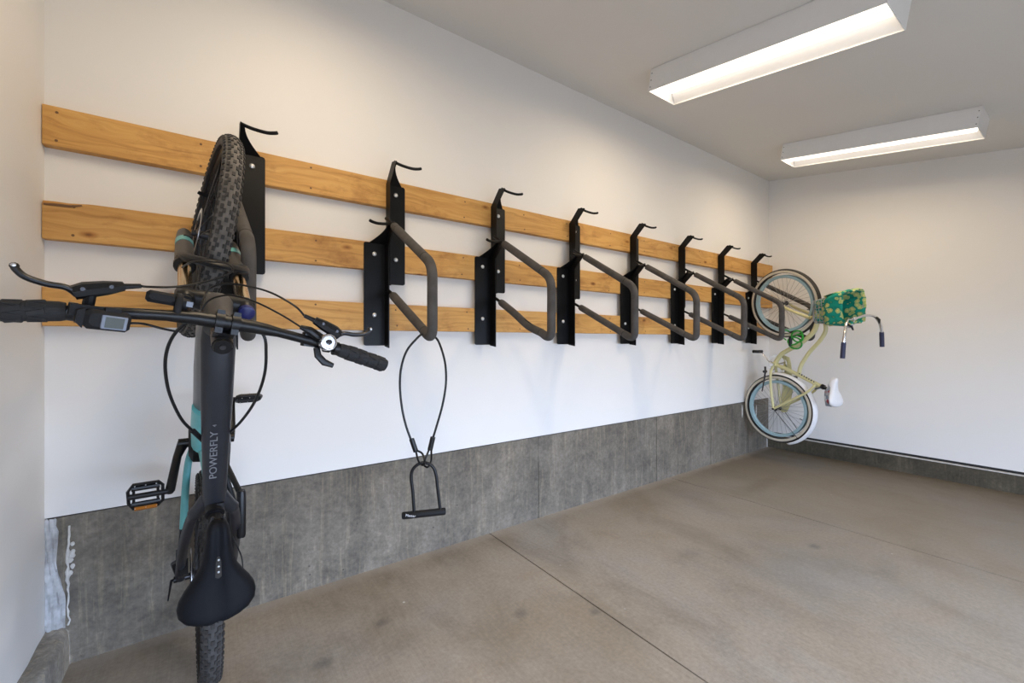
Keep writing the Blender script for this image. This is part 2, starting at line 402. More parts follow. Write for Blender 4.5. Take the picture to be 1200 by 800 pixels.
# ------------------------------------------------------------------ setting
JOINTS = (1.402, 3.24)
fl = MB(); fl.bbox(XL - 0.2, XR + 0.2, YF - 0.3, 0.2, -0.12, -0.012)
floor = structure(fl.build('floor', M['gap']))
edges = [XL + 0.0, *JOINTS, XR]
for k in range(3):
    m_ = MB(); g0 = 0.0035 if k else -0.15; g1 = 0.0035 if k < 2 else -0.15
    x0, x1 = edges[k] + g0, edges[k + 1] - g1
    m_.prism([(x0, YF - 0.25), (x1, YF - 0.25), (x1, 0.02), (x0, 0.02)], lambda p: Vector((p[0], p[1], -0.012)), lambda p: Vector((p[0], p[1], 0.0)))
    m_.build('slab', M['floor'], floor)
# ceiling (falls towards the camera side)
ce = MB(); ce.prism([(0.15, ceil_z(0.15)), (YF - 0.3, ceil_z(YF - 0.3)), (YF - 0.3, ceil_z(YF - 0.3) + 0.15), (0.15, ceil_z(0.15) + 0.15)],
    lambda p: Vector((XL - 0.15, p[0], p[1])), lambda p: Vector((XR + 0.15, p[0], p[1])))
structure(ce.build('ceiling', M['ceiling']))
CT = 0.546                         # top of the concrete stem wall
wb = MB(); wb.bbox(XL - 0.1, XR + 0.1, 0.0, 0.12, CT, 3.1); wall_back = structure(wb.build('wall_back', M['wall']))
# concrete stem wall under it, set back a little so the sheet edge shows
bb = MB()
nx = 60
top = [(XL - 0.08 + (XR - XL + 0.16) * i / nx) for i in range(nx + 1)]
bb.bbox(XL - 0.08, XR + 0.08, 0.006, 0.12, -0.1, CT - 0.006)
baseboard_back = structure(bb.build('baseboard_back', M['concrete']))
gp = MB(); gp.bbox(XL - 0.08, XR + 0.08, 0.012, 0.1, CT - 0.006, CT); gp.build('shadow_gap', M['gap'], baseboard_back)
# pour seams left in the concrete by the form boards
for sx in (0.063, 1.79, 3.06, 3.9, 4.62):
    s_ = MB(); pts = [Vector((sx + random.uniform(-.0025, .0025), 0.0055, -0.0 + CT * t / 8 - .006)) for t in range(9)]
    s_.tube(pts, [0.0022 + random.uniform(-.0012, .001) for _ in pts], 6); s_.build('form_seam', M['curb_dark'], baseboard_back)
# left wall, on a low concrete curb
wl = MB(); wl.bbox(XL - 0.12, XL, YF - 0.1, 0.1, 0.132, 3.1); structure(wl.build('wall_left', M['wall']))
cl = MB(); rows = []
ny = 40
def jit(a): return random.uniform(-a, a)
sec = [(XL - 0.1, 0.136), (XL + 0.004, 0.137), (XL + 0.02, 0.139), (XL + 0.042, 0.139), (XL + 0.053, 0.130), (XL + 0.059, 0.118), (XL + 0.061, 0.07), (XL + 0.062, -0.02)]
for i in range(ny + 1):
    y = 0.005 + (YF - 0.02) * i / ny
    rows.append([Vector((x + (jit(0.004) if 2 < k < 6 else 0), y, z + (jit(0.004) if 0 < k < 6 else 0))) for k, (x, z) in enumerate(sec)])
cl.grid(rows); structure(cl.build('baseboard_left', M['curb'], angle=60))
# right wall, on its concrete curb, with a pale ledge and a near-black strip coloured as the gap's shadow
wr = MB(); wr.bbox(XR, XR + 0.12, YF - 0.1, 0.1, 0.172, 3.1); structure(wr.build('wall_right', M['wall']))
br = MB(); br.bbox(XR - 0.012, XR + 0.12, YF - 0.1, 0.02, -0.05, 0.142); structure(br.build('baseboard_right', M['curb_dark']))
t1 = MB(); t1.bbox(XR - 0.013, XR + 0.05, YF - 0.1, 0.02, 0.142, 0.149); structure(t1.build('trim_1', M['mortar']))
t2 = MB(); t2.bbox(XR + 0.022, XR + 0.1, YF - 0.1, 0.02, 0.149, 0.172); structure(t2.build('shadow_strip', M['gap']))
# wall behind the camera with a wide door raised part of the way
wf = MB(); zc = ceil_z(YF) + 0.05
wf.bbox(XL - 0.1, DOOR[0], YF - 0.12, YF, 0, zc); wf.bbox(DOOR[1], XR + 0.1, YF - 0.12, YF, 0, zc); wf.bbox(DOOR[0], DOOR[1], YF - 0.12, YF, 2.16, zc)
dp = MB()
for k in range(2): dp.bevel_box(((DOOR[0] + DOOR[1]) / 2, YF - .07, DOOR[2] + .236 + .47 * k), (DOOR[1] - DOOR[0], .05, .468), .006)
structure(dp.build('door_1', M['wall']))
structure(wf.build('wall_front', M['wall']))
# ground outside the doorway
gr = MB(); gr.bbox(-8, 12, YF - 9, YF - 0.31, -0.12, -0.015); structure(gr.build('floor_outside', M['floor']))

# pale sealant lumps along the corner joint of the concrete, bottom left
sl = MB(); xs = XL + 0.060
pts = [(xs + jit(.004), 0.002, 0.145 + 0.36 * t / 22) for t in range(23)]
sl.tube(pts, [0.0016 + (0.006 * random.random() if 9 < t < 17 else 0.0022 * random.random()) for t in range(23)], 7)
for _ in range(16): sl.ball((xs + 0.006 + jit(.009), 0.002, 0.38 + jit(.06)), 0.004 + 0.005 * random.random(), 8, (1, .6, 1.3))
sl.build('sealant', M['mortar'], baseboard_back)
# white paint smears near the far corner
for (x0, z0, h, wd) in ((4.50, 0.45, 0.13, 0.018), (4.80, 0.43, 0.12, 0.022), (5.045, 0.10, 0.20, 0.010), (5.052, 0.03, 0.10, 0.016)):
    s_ = MB(); n = 8
    s_.prism([(x0 + wd * (0.5 + 0.3 * random.random()) * math.sin(PI * (k + .5) / n), z0 + h * k / (n - 1) - h / 2) for k in range(n)] +
             [(x0 - wd * (0.5 + 0.3 * random.random()) * math.sin(PI * (k + .5) / n), z0 + h * k / (n - 1) - h / 2) for k in range(n - 1, -1, -1)],
             lambda p: Vector((p[0], 0.0065, p[1])), lambda p: Vector((p[0], 0.0045, p[1])))
    s_.build('paint_smear', M['mortar'], baseboard_back)
# crumpled plastic sheet stuck in the corner
ps = MB(); rows = []
for i in range(19):
    z = 0.142 + 0.40 * i / 18; t = i / 18
    wv = 0.052 * (1.0 if t < .25 else (1 - 1.25 * (t - .25) if t < .62 else (0.54 + 0.5 * (t - .62)))) if t < .9 else 0.03
    rows.append([Vector((XL + 0.001 + wv * j / 7, 0.003 - 0.012 * (math.sin(j * 1.9 + i * 0.8) * 0.5 + 0.5) * (0.3 + random.random() * 0.7) - 0.001, z + jit(.006))) for j in range(8)])
ps.grid(rows); o = ps.build('plastic_sheet', M['sheet'], None, 'crumpled clear plastic sheet stuck in the bottom left concrete corner', angle=20); o['category'] = 'plastic sheet'

# ------------------------------------------------------------------ boards
BOARDS = [(1.868, 2.008, 'highest of the three long pine boards, under the black hook tips'),
          (1.538, 1.678, 'middle of the three long pine boards, with a bark-edged left end'),
          (1.232, 1.369, 'lowest of the three long pine boards, behind the bike handlebar')]
BT = 0.038
for k, (z0, z1, lab) in enumerate(BOARDS):
    m_ = MB(); x0, x1 = XL + 0.002, XR - 0.004; e = 0.002
    def yz(y, z): return (y, z)
    sec = [(-.0014, z0), (-BT + e, z0), (-BT, z0 + e), (-BT, z1 - e), (-BT + e, z1), (-.0014, z1)]
    if k == 1:      # a wane of missing wood on the top left corner
        segs = [(x0, .020), (x0 + .03, .017), (x0 + .06, .019), (x0 + .09, .012), (x0 + .115, .004), (x0 + .13, e), (x1, e)]
        vs = []
        for x, c in segs: vs += [Vector((x, y, z)) for y, z in [(-.0014, z0), (-BT + e, z0), (-BT, z0 + e), (-BT, z1 - c), (-BT + c * .6, z1 - c * .25), (-.0014, z1)]]
        n = 6; fs = [tuple(range(n - 1, -1, -1)), tuple(range((len(segs) - 1) * n, len(segs) * n))]
        for i in range(len(segs) - 1):
            for j in range(n): fs.append((i * n + j, i * n + (j + 1) % n, (i + 1) * n + (j + 1) % n, (i + 1) * n + j))
        m_.add(vs, fs)
    else:
        m_.prism(sec, lambda p: Vector((x0, p[0], p[1])), lambda p: Vector((x1, p[0], p[1])))
    b = m_.build('pine_board', mat_wood(k + 1), None, lab); b['category'] = 'board'; b['group'] = 'long pine boards on the wall'
    if k == 1:
        bk = MB(); bk.tube([(x0 + .004, -BT - .0005, z1 - .020), (x0 + .035, -BT - .001, z1 - .018), (x0 + .07, -BT - .001, z1 - .017), (x0 + .10, -BT - .0005, z1 - .009)], [.004, .0055, .005, .003], 6, flat=.35, up=(0, 1, 0))
        bk.build('bark', M['nail'], b, 'dark strip of bark on the wane')
    nm = MB(); nm.lathe([(0.0, -0.001), (0.0042, -0.001), (0.0048, 0.0008), (0.0, 0.0012)], (0, 0, 0), (0, -1, 0), 8); nme = nm.mesh('nail', M['nail'])
    for i in range(12):
        xx = XL + 0.06 + 0.4064 * i + jit(.02)
        if xx > XR - .05: continue
        for zz in (z0 + 0.022 + jit(.008), z1 - 0.024 + jit(.008)):
            link('nail', nme, b, None, Matrix.Translation((xx + jit(.006), -BT, zz)))

# ------------------------------------------------------------------ rack brackets
FT = 0.005
def arc_flap(x_in, x_wide0, x_tip, y0, z0, y1, z1, n=10):
    """bent neck flange: wide at the plate, with a concave edge up to a narrow tip; follows the slanted web edge"""
    rows = []
    for i in range(n + 1):
        t = i / n; y = y0 + (y1 - y0) * t; z = z0 + (z1 - z0) * t
        xe = x_tip + (x_wide0 - x_tip) * (1 - math.sin(t * PI / 2)) ** 1.0
        rows.append((xe, y, z))
    return rows
def bracket(side, zb, zt, x_web, x_plate, reach=0.0):
    """one folded-steel bracket; side = +1 hook to the right. Coordinates: x from the module centre, y from the board face."""
    s = side
    plate = MB()
    x0, x1 = sorted((x_web, x_plate)); r = 0.010
    zbp = zb
    out = [(x0, zbp), (x1, zbp)]
    xo = x_plate; xi = x_web
    poly = [(xi, zbp), (xo - s * r, zbp), (xo - s * r * .3, zbp + r * .3), (xo, zbp + r), (xo, zt - r), (xo - s * r * .3, zt - r * .3), (xo - s * r, zt), (xi, zt)]
    plate.prism(poly, lambda p: Vector((p[0], 0, p[1])), lambda p: Vector((p[0], -FT, p[1])))
    web = MB(); d0, d1 = -0.001, -0.062
    wp = [(d0, zb - 0.004), (d1, zb - 0.012), (d1, zt - 0.012), (-0.147, zt + 0.066), (-0.143, zt + 0.072), (-0.092, zt + 0.084), (-0.086, zt + 0.083), (d0, zt)]
    xa, xb = x_web - s * FT, x_web
    web.prism(wp, lambda p: Vector((xa, p[0], p[1])), lambda p: Vector((xb, p[0], p[1])))
    flap = MB(); wide = x_web + s * 0.078; tip = x_web + s * 0.014
    rows = arc_flap(x_web, wide, tip, -FT * .5, zt, -0.092, zt + 0.083)
    nrm = Vector((0, -0.67, -0.74)) * FT
    vs = []
    for xe, y, z in rows: vs += [Vector((x_web, y, z)), Vector((xe, y, z)), Vector((x_web, y, z)) + nrm, Vector((xe, y, z)) + nrm]
    fs = [(0, 1, 3, 2), tuple(4 * (len(rows) - 1) + q for q in (0, 2, 3, 1))]
    for i in range(len(rows) - 1):
        a, b_ = 4 * i, 4 * i + 4
        fs += [(a, b_, b_ + 1, a + 1), (a + 2, a + 3, b_ + 3, b_ + 2), (a, a + 2, b_ + 2, b_), (a + 1, b_ + 1, b_ + 3, a + 3)]
    flap.add(vs, fs)
    hook = MB(); hp = spline([(x_web - s * .004, -0.112 - reach, zt + 0.078), (x_web + s * .035, -0.118 - reach, zt + .066), (x_web + s * .085, -0.130 - reach, zt + .058), (x_web + s * .115, -0.140 - reach * .9, zt + .060), (x_web + s * .128, -0.142 - reach * .9, zt + .065)], 5)
    hook.tube(hp, [0.0072] * (len(hp) - 1) + [0.0055], 10)
    return plate, web, flap, hook
def bolt_mesh():
    m_ = MB(); m_.lathe([(0.0, 0), (0.0105, 0), (0.0112, 0.002), (0.0095, 0.005), (0.005, 0.0075), (0.0, 0.008)], (0, 0, 0), (0, -1, 0), 14); return m_.mesh('bolt', M['bolt'])
bolt_me = bolt_mesh()
up_me = [m_.mesh(n, M['steel']) for m_, n in zip(bracket(+1, 1.470, 1.985, -0.532, -0.437), ('plate', 'web', 'neck', 'hook'))]
lo_me = [m_.mesh(n, M['steel']) for m_, n in zip(bracket(-1, 1.155, 1.675, -0.545, -0.650, 0.030), ('plate', 'web', 'neck', 'hook'))]
def loop_path(sag=0.0):
    return [(-0.560, -0.110 + BT, 1.788), (-0.535, -0.592 + BT, 1.492), (-0.535, -0.592 + BT, 1.182), (-0.541, -0.100 + BT, 1.428)]
def foam_parts(bulge):
    P = [Vector(p) for p in loop_path()]
    rod = MB(); rod.tube(rounded(P, 0.055), 0.0085, 10)
    a = P[0].lerp(P[1], 0.20); b_ = P[0].lerp(P[1], 0.86)
    c = P[3].lerp(P[2], 0.10); d = P[3].lerp(P[2], 0.84)
    R = 0.0215
    top = MB(); L_ = (b_ - a).length; q = [a.lerp(b_, t) for t in (0, .006, .12, .126, .134, .14, .97, 1)]
    top.tube(q, [R * .80, R * .93, R * .95, R * .86, R * .86, R * .96, R * .97, R * .94], 16)
    mid = MB(); mp = rounded([b_, P[1], P[2], d], 0.056, 8); mid.tube(mp, [R * .95] + [R] * (len(mp) - 2) + [R * .95], 16)
    bot = MB()
    if bulge: q = spline([c, c.lerp(d, .35) + Vector((0, 0.0, -0.004)), c.lerp(d, .7) + Vector((0, 0, -.016)), d], 6)
    else: q = [c, c.lerp(d, .02), c.lerp(d, .06), c.lerp(d, .07), c.lerp(d, .09), c.lerp(d, 1)]
    bot.tube(q, [R * .82, R * .95] + [R * .96] * (len(q) - 3) + [R * .93], 16)
    seams = []
    for p0, p1 in ((b_, P[1]), (d, P[2])):
        t = (p1 - p0).normalized(); sm_ = MB(); sm_.tube([p0 - t * .0016, p0 + t * .0016], R * .99, 16); seams.append(sm_)
    return rod, top, mid, bot, *seams
lp_me = {bu: [m_.mesh(n, mt) for m_, n, mt in zip(foam_parts(bu), ('loop_rod', 'foam_sleeve', 'foam_sleeve', 'foam_sleeve', 'tape_seam', 'tape_seam'), (M['steel'], M['foam'], M['foam'], M['foam'], M['foam_seam'], M['foam_seam']))] for bu in (False, True)}
UP_LAB = ['tall black hook bracket right beside the mountain bike front wheel',
 'tall black hook bracket above the loop that holds the hanging lock cable',
 'third black upper hook bracket counted from the left wall', 'fourth black upper hook bracket counted from the left wall',
 'fifth black upper hook bracket counted from the left wall', 'sixth black upper hook bracket counted from the left wall',
 'seventh black upper hook bracket counted from the left wall', 'black upper hook bracket nearest the far corner, above the cruiser wheel']
LO_LAB = ['black lower bracket with grey foam loop holding up the mountain bike',
 'black lower bracket with grey foam loop from which the lock cable hangs',
 'third black lower bracket from the left, with sagging foam on its loop', 'fourth black lower bracket with grey foam loop from the left wall',
 'fifth black lower bracket with grey foam loop from the left wall', 'sixth black lower bracket with grey foam loop from the left wall',
 'seventh black lower bracket with foam loop, just left of the cruiser wheel', 'farthest black lower bracket with foam loop, seen through the cruiser wheel']
for i in range(8):
    X0 = 0.6405 * (i + 1)
    t = thing('hook_bracket', UP_LAB[i], 'wall hook', (X0 - 0.49, -BT, 1.470), group='upper hook brackets of the bike rack')
    off = Matrix.Translation((0.49, 0, -1.470))
    for me in up_me: link(me.name.split('.')[0], me, t, None, off)
    for zz in (1.936, 1.600): link('bolt', bolt_me, t, None, off @ Matrix.Translation((-0.487, -FT, zz)))
    t = thing('loop_bracket', LO_LAB[i], 'bike rack', (X0 - 0.60, -BT, 1.155), group='lower loop brackets of the bike rack')
    off = Matrix.Translation((0.60, 0, -1.155))
    for me in lo_me: link(me.name.split('.')[0], me, t, None, off)
    for zz in (1.618, 1.310): link('bolt', bolt_me, t, None, off @ Matrix.Translation((-0.598, -FT, zz)))
    for me in lp_me[i == 2]: link(me.name.split('.')[0], me, t, None, off)

# ------------------------------------------------------------------ strip lights
SL = math.atan(0.163)
def strip_light(x, y0, y1, lab):
    W, H = 0.268, 0.132; yc = (y0 + y1) / 2; Ln = (y1 - y0) / math.cos(SL)
    t = thing('strip_light', lab, 'ceiling light', X=Matrix.Translation((x, yc, ceil_z(yc))) @ Matrix.Rotation(SL, 4, 'X'), group='white strip lights on the ceiling')
    h = MB(); th = 0.004
    h.bbox(0, W, -Ln / 2, Ln / 2, -0.006, -0.001)
    h.bbox(0, th, -Ln / 2, Ln / 2, -H, -0.005); h.bbox(W - th, W, -Ln / 2, Ln / 2, -H, -0.005)
    h.bbox(th, W - th, -Ln / 2, -Ln / 2 + th, -H, -0.005); h.bbox(th, W - th, Ln / 2 - th, Ln / 2, -H, -0.005)
    h.build('housing', M['lamp_box'], t)
    rf = MB(); rf.prism([(th, -0.05), (0.195, -0.045), (W - th, -H + 0.004), (W - th, -0.03), (th, -0.03)], lambda p: Vector((p[0], -Ln / 2 + .01, p[1])), lambda p: Vector((p[0], Ln / 2 - .01, p[1])))
    rf.build('reflector', M['lamp_box'], t)
    d = MB(); n = 12; cx, r = 0.112, 0.080
    arc = [(cx + r * math.cos(PI + PI * k / n), -0.062 + 0.058 * math.sin(PI + PI * k / n)) for k in range(n + 1)]
    d.prism(arc, lambda p: Vector((p[0], -Ln / 2 + .03, p[1])), lambda p: Vector((p[0], Ln / 2 - .03, p[1])))
    d.build('diffuser', M['lamp_on'], t)
    la = bpy.data.lights.new('strip_lamp', 'AREA'); la.shape = 'RECTANGLE'; la.size = 0.15; la.size_y = Ln - 0.06
    la.color = (1.0, 0.79, 0.53); la.energy = LAMP
    link('strip_lamp', la, t, None, Matrix.Translation((0.112, 0, -0.1205)))
    sc = MB()
    for yy in (-Ln / 2, Ln / 2):
        for zz in (-.03, -.07, -.11): sc.box((-.0005, yy + (0.012 if yy < 0 else -0.012), zz), (.003, .005, .005))
    sc.build('screw', M['darkmetal'], t)
strip_light(2.236, -1.700, -0.550, 'white strip light on the ceiling, nearer one at the top edge')
strip_light(4.000, -1.735, -0.580, 'white strip light on the ceiling, farther one by the right wall')
strip_light(0.250, -1.700, -0.550, 'white strip light on the ceiling above the mountain bike')

# ------------------------------------------------------------------ wheels
def ring_mesh(name, prof, n, mat, angle=40):
    """closed (radius, y) profile revolved about the y axis"""
    m_ = MB(); vs = []; k = len(prof)
    for i in range(n):
        a = 2 * PI * i / n
        for r, y in prof: vs.append((r * math.cos(a), y, r * math.sin(a)))
    fs = []
    for i in range(n):
        j = (i + 1) % n
        for q in range(k): fs.append((i * k + q, i * k + (q + 1) % k, j * k + (q + 1) % k, j * k + q))
    m_.add(vs, fs); return m_.mesh(name, mat, angle)
def tyre_prof(R, wd, rb, rw, n=14, a0=0.0, a1=1.0):
    """outer arc of a tyre section: R outer radius, wd width, rb bead radius, rw rim width"""
    cz = R - wd * 0.5; out = []
    for i in range(n + 1):
        t = a0 + (a1 - a0) * i / n; an = PI * 1.28 * (t - 0.5)
        out.append((cz + 0.5 * wd * math.cos(an), 0.5 * wd * math.sin(an)))
    return out
def spoke_set(parent, n, r_hub, r_rim, half, mat, rad=0.0011, cross=0.55):
    mes = []
    for sd in (-1, 1):
        for tw in (-1, 1):
            m_ = MB(); m_.tube([(r_hub * math.cos(tw * cross), sd * half, r_hub * math.sin(tw * cross)), (r_rim, sd * 0.003, 0)], rad, 6)
            mes.append(m_.mesh('spoke', mat))
    for i in range(n): link('spoke', mes[i % 4], parent, None, Matrix.Rotation(-2 * PI * i / n, 4, 'Y'))
def mtb_wheel(parent, X, rear=False):
    R, wd = 0.347, 0.057
    rim = ring_mesh('wheel_rim', [(0.292, -0.013), (0.289, -0.008), (0.287, 0), (0.289, 0.008), (0.292, 0.013), (0.312, 0.017), (0.315, 0.015), (0.306, 0), (0.315, -0.015), (0.312, -0.017)], 80, M['black'])
    w_ = link('wheel_rim', rim, parent, None, X)
    tp = tyre_prof(R, wd, 0.311, 0.03)
    link('tyre', ring_mesh('tyre', tp, 96, M['rubber_dark']), w_)
    tb_ = [(R - wd / 2 + (wd / 2 + .0006) * math.cos(-1.05 + 2.1 * k / 10), (wd / 2 + .0006) * math.sin(-1.05 + 2.1 * k / 10)) for k in range(11)]
    tb_ += [(r - .003, y * .9) for r, y in reversed(tb_)]
    link('tread_band', ring_mesh('tread_band', tb_, 96, M['dusty_dark' if rear else 'dusty']), w_)
    kb = MB(); n = 88; cz = R - wd / 2
    for i in range(n):
        a = 2 * PI * i / n
        for (an0, wdt, ln, off, h) in ((0.0, .0085, .0125, 0, .0042), (0.52, .0085, .0135, .5, .0042), (-0.52, .0085, .0135, .5, .0042), (1.02, .0085, .0130, .15, .0048), (-1.02, .0085, .0130, .65, .0048)):
            aa = a + off * 2 * PI / n
            if an0 == 0.0:
                ys = (-.0085, .0085) if i % 2 else (0.0,)
            else: ys = (None,)
            for yo in ys:
                an = an0 if yo is None else yo / (wd / 2)
                rr = cz + (wd / 2 + h / 2 - .001) * math.cos(an); yy = (wd / 2 + h / 2 - .001) * math.sin(an)
                Rm = (Matrix.Rotation(-aa, 3, 'Y') @ Matrix.Rotation(an, 3, 'Z'))
                kb.box(Matrix.Rotation(-aa, 3, 'Y') @ Vector((rr, yy, 0)), (h, wdt, ln), Rm)
    t = kb.build('tread_knobs', M['rubber'], w_, angle=20); t['kind'] = 'stuff'
    hb = MB(); hw = 0.062 if rear else 0.048
    hb.lathe([(0.0, -hw), (.011, -hw), (.011, -hw * .75), (.026, -hw * .70), (.026, -hw * .62), (.015, -hw * .5), (.014, hw * .5), (.026, hw * .62), (.026, hw * .70), (.011, hw * .75), (.011, hw), (0, hw)], (0, 0, 0), (0, 1, 0), 20)
    hb.build('hub', M['darkmetal'], w_)
    spoke_set(w_, 28, 0.023, 0.290, hw * .66, M['darkmetal'])
    # brake rotor on the left side
    ro = MB(); yo = hw * .72
    ro_me = ring_mesh('brake_rotor', [(0.072, yo - .001), (0.088, yo - .001), (0.088, yo + .001), (0.072, yo + .001)], 60, M['alu'])
    rt = link('brake_rotor', ro_me, w_)
    for i in range(5):
        a = 2 * PI * i / 5; ro.tube([(0.018 * math.cos(a), yo, .018 * math.sin(a)), (.074 * math.cos(a + .5), yo, .074 * math.sin(a + .5))], .0035, 6)
    ro.build('rotor_spider', M['darkmetal'], w_)
    return w_
def cruiser_wheel(parent, X, rear=False):
    R, wd = 0.327, 0.055; cz = R - wd / 2
    rim = ring_mesh('wheel_rim', [(0.246, -0.017), (0.243, -0.010), (0.242, 0), (0.243, 0.010), (0.246, 0.017), (0.268, 0.021), (0.271, 0.018), (0.258, 0), (0.271, -0.018), (0.268, -0.021)], 72, M['bluerim'])
    w_ = link('wheel_rim', rim, parent, None, X)
    full = tyre_prof(R, wd, 0, 0, 20)
    link('tyre', ring_mesh('tyre', full, 90, M['rubber']), w_)
    for sd in (-1, 1):       # cream sidewall bands
        band = []
        for i in range(9):
            an = PI * 1.28 * (0.475 - 0.20 * i / 8); band.append((cz + (wd / 2 + .0012) * math.cos(an), sd * (wd / 2 + .0012) * math.sin(an)))
        band += [(r - .004 * (1 if r > cz else -1) * abs((r - cz) / (wd / 2)), y - sd * .004) for r, y in reversed(band)]
        link('whitewall', ring_mesh('whitewall', band, 90, M['cream_wall']), w_)
    hb = MB(); hw = .05
    hb.lathe([(0, -hw), (.007, -hw), (.007, -hw * .8), (.021, -hw * .72), (.021, -hw * .6), (.013, -hw * .5), (.013, hw * .5), (.021, hw * .6), (.021, hw * .72), (.007, hw * .8), (.007, hw), (0, hw)], (0, 0, 0), (0, 1, 0), 18)
    hb.build('hub', M['darkmetal'], w_)
    spoke_set(w_, 36, 0.018, 0.244, hw * .66, M['spoke'], 0.0014, 0.9)
    vs_ = MB(); a = 1.9; vs_.cyl((0.243 * math.cos(a), 0, .243 * math.sin(a)), (.212 * math.cos(a), 0, .212 * math.sin(a)), .0035, 8); vs_.build('valve', M['black'], w_)
    return w_

# ------------------------------------------------------------------ e-bike hanging by its front wheel
yaw, pit = math.radians(2.4), math.radians(2.0)
U0 = Vector((math.sin(yaw), -math.cos(yaw), 0)); Z = Vector((0, 0, 1))
Fv = Z * math.cos(pit) + U0 * math.sin(pit); Uv = U0 * math.cos(pit) - Z * math.sin(pit); Lv = Uv.cross(Fv)
REAR = Vector((-0.004, -0.362, 0.372))
BX = Matrix((( Fv.x, Lv.x, Uv.x, REAR.x), (Fv.y, Lv.y, Uv.y, REAR.y), (Fv.z, Lv.z, Uv.z, REAR.z), (0, 0, 0, 1)))
BI = BX.inverted()
bike = thing('mountain_bike', 'dark grey and teal electric mountain bike hung upright on the wall by its front wheel', 'bicycle', X=BX)
V = Vector
# steering: everything on the fork side turns about the head-tube axis
AX = V((-0.44, 0, 0.90)).normalized(); AP = V((0.925, 0, 0.46))
def steer(angle, ax, ap): return Matrix.Translation(ap) @ Matrix.Rotation(angle, 4, ax) @ Matrix.Translation(-ap)
ST = steer(-math.radians(10.0), AX, AP)
FH = V((1.165, 0, 0.0))
fw = mtb_wheel(bike, ST @ Matrix.Translation(FH))
rw = mtb_wheel(bike, Matrix.Translation((0, 0, 0)), True)
AXF = V((0.90, 0, 0.44)).normalized()       # forward, square to the steering axis
def at_axis(t, l=0, fo=0): return AP + AX * t + V((0, l, 0)) + AXF * fo
# fork
fk = MB()
for s in (1, -1):
    a = FH + V((-.012, s * .066, .008)); b_ = at_axis(-.215, s * .066, .006)
    fk.tube([a - AX * .02, a, a.lerp(b_, .25), b_], [.014, .019, .0215, .0235], 16)
    fk.lathe([(0, 0), (.0265, 0), (.0265, .016), (.022, .020), (0, .020)], b_ - AX * .002, AX, 16)
arch = []
for k in range(13):
    t = k / 12; l = .070 * math.cos(PI * t); h = math.sin(PI * t)
    arch.append(at_axis(-.215 + .076 * h ** .6, l, .034 + .020 * h))
fk.tube(arch, [(0.012, 0.018)] * 13, 10, up=AXF)
fork = fk.xform(ST).build('suspension_fork', M['black'], bike)
for s in (1, -1):
    a = FH + V((-.012, s * .066, .008)); b_ = at_axis(-.215, s * .066, .006); bd = MB()
    p0 = a.lerp(b_, .30); p1 = a.lerp(b_, .44); bd.tube([p0, p1], .0236, 18); bd.xform(ST).build('teal_band', M['teal'], fork)
    gl = MB(); gl.tube([a.lerp(b_, .46), a.lerp(b_, .92)], [.0232, .0242], 18); gl.tube([a.lerp(b_, .12), a.lerp(b_, .29)], [.0215, .0230], 18)
    gl.xform(ST).build('fork_leg_wrap', M['headgrey'], fork)
    st_ = MB(); st_.cyl(b_, at_axis(-.005, s * .066), .0160, 18); st_.xform(ST).build('stanchion', M['gold'], fork)
cr = MB()
cr.tube([at_axis(.0, .082), at_axis(.004, .05), at_axis(.012, 0), at_axis(.004, -.05), at_axis(.0, -.082)], [(.020, .022), (.021, .024), (.024, .030), (.021, .024), (.020, .022)], 12, up=AX)
for s in (1, -1): cr.lathe([(0, -.02), (.021, -.02), (.022, .022), (.019, .027), (0, .027)], at_axis(0, s * .066), AX, 18)
cr.xform(ST).build('fork_crown', M['black'], fork)
cp = MB(); cp.lathe([(0, 0), (.0195, 0), (.0190, .012), (.013, .016), (0, .016)], at_axis(.027, -.066), AX, 18); cp.xform(ST).build('fork_dial', M['blue'], fork, 'blue adjuster dial')
cp = MB(); cp.lathe([(0, 0), (.017, 0), (.016, .008), (0, .008)], at_axis(.027, .066), AX, 18); cp.xform(ST).build('fork_cap', M['black'], fork)
cp = MB(); cp.box(FH + V((-.045, .060, .075)), (.030, .024, .060)); cp.xform(ST).build('brake_caliper', M['black'], fork)
# frame
HT0, HT1 = at_axis(.022), at_axis(.140)
ht = MB(); ht.tube([HT0, HT0 + AX * .01, HT0 + AX * .05, HT1 - AX * .012, HT1], [.036, .035, .030, .031, .033], 20)
BB = V((.455, 0, -.030)); SC = V((.372, 0, .385))
fr = MB()
TT0 = V((.868, 0, .556)); TT1 = V((.392, 0, .402))
fr.tube([TT0 + V((.012, 0, -.01)), TT0.lerp(TT1, .08), TT0.lerp(TT1, .4), TT0.lerp(TT1, .8), TT1, TT1 - V((.02, 0, .006))],
        [(.026, .031), (.027, .0365), (.0223, .0345), (.022, .0285), (.022, .0265), (.020, .024)], 20, up=(-.3, 0, .95))
# seat cluster fork into the two stays, beside the seat tube
for s in (1, -1):
    fr.tube(spline([V((.400, s * .012, .392)), V((.362, s * .032, .378)), V((.325, s * .050, .350)), V((.20, s * .066, .212)), V((.055, s * .074, .048)), V((.0, s * .074, .0))], 5), [.020] + [.018] * 8 + [.0135] * 17, 12)
fr.tube([V((.335, 0, .30)), V((.378, 0, .395)), V((.358, 0, .425))][:2] + [V((.352, 0, .420))], [.021, .024, .0215], 16)
frame = fr.build('frame', M['slate'], bike)
ht.build('head_tube', M['headgrey'], frame)
dt = MB(); D0 = V((.905, 0, .445)); D1 = V((.560, 0, .040))
dt.tube([D0, D0.lerp(D1, .12), D0.lerp(D1, .5), D0.lerp(D1, .9), D1], [(.036, .034), (.046, .041), (.048, .044), (.046, .042), (.040, .038)], 18, up=(.7, 0, .7)); dt.build('down_tube', M['greyframe'], frame, 'light grey down tube')
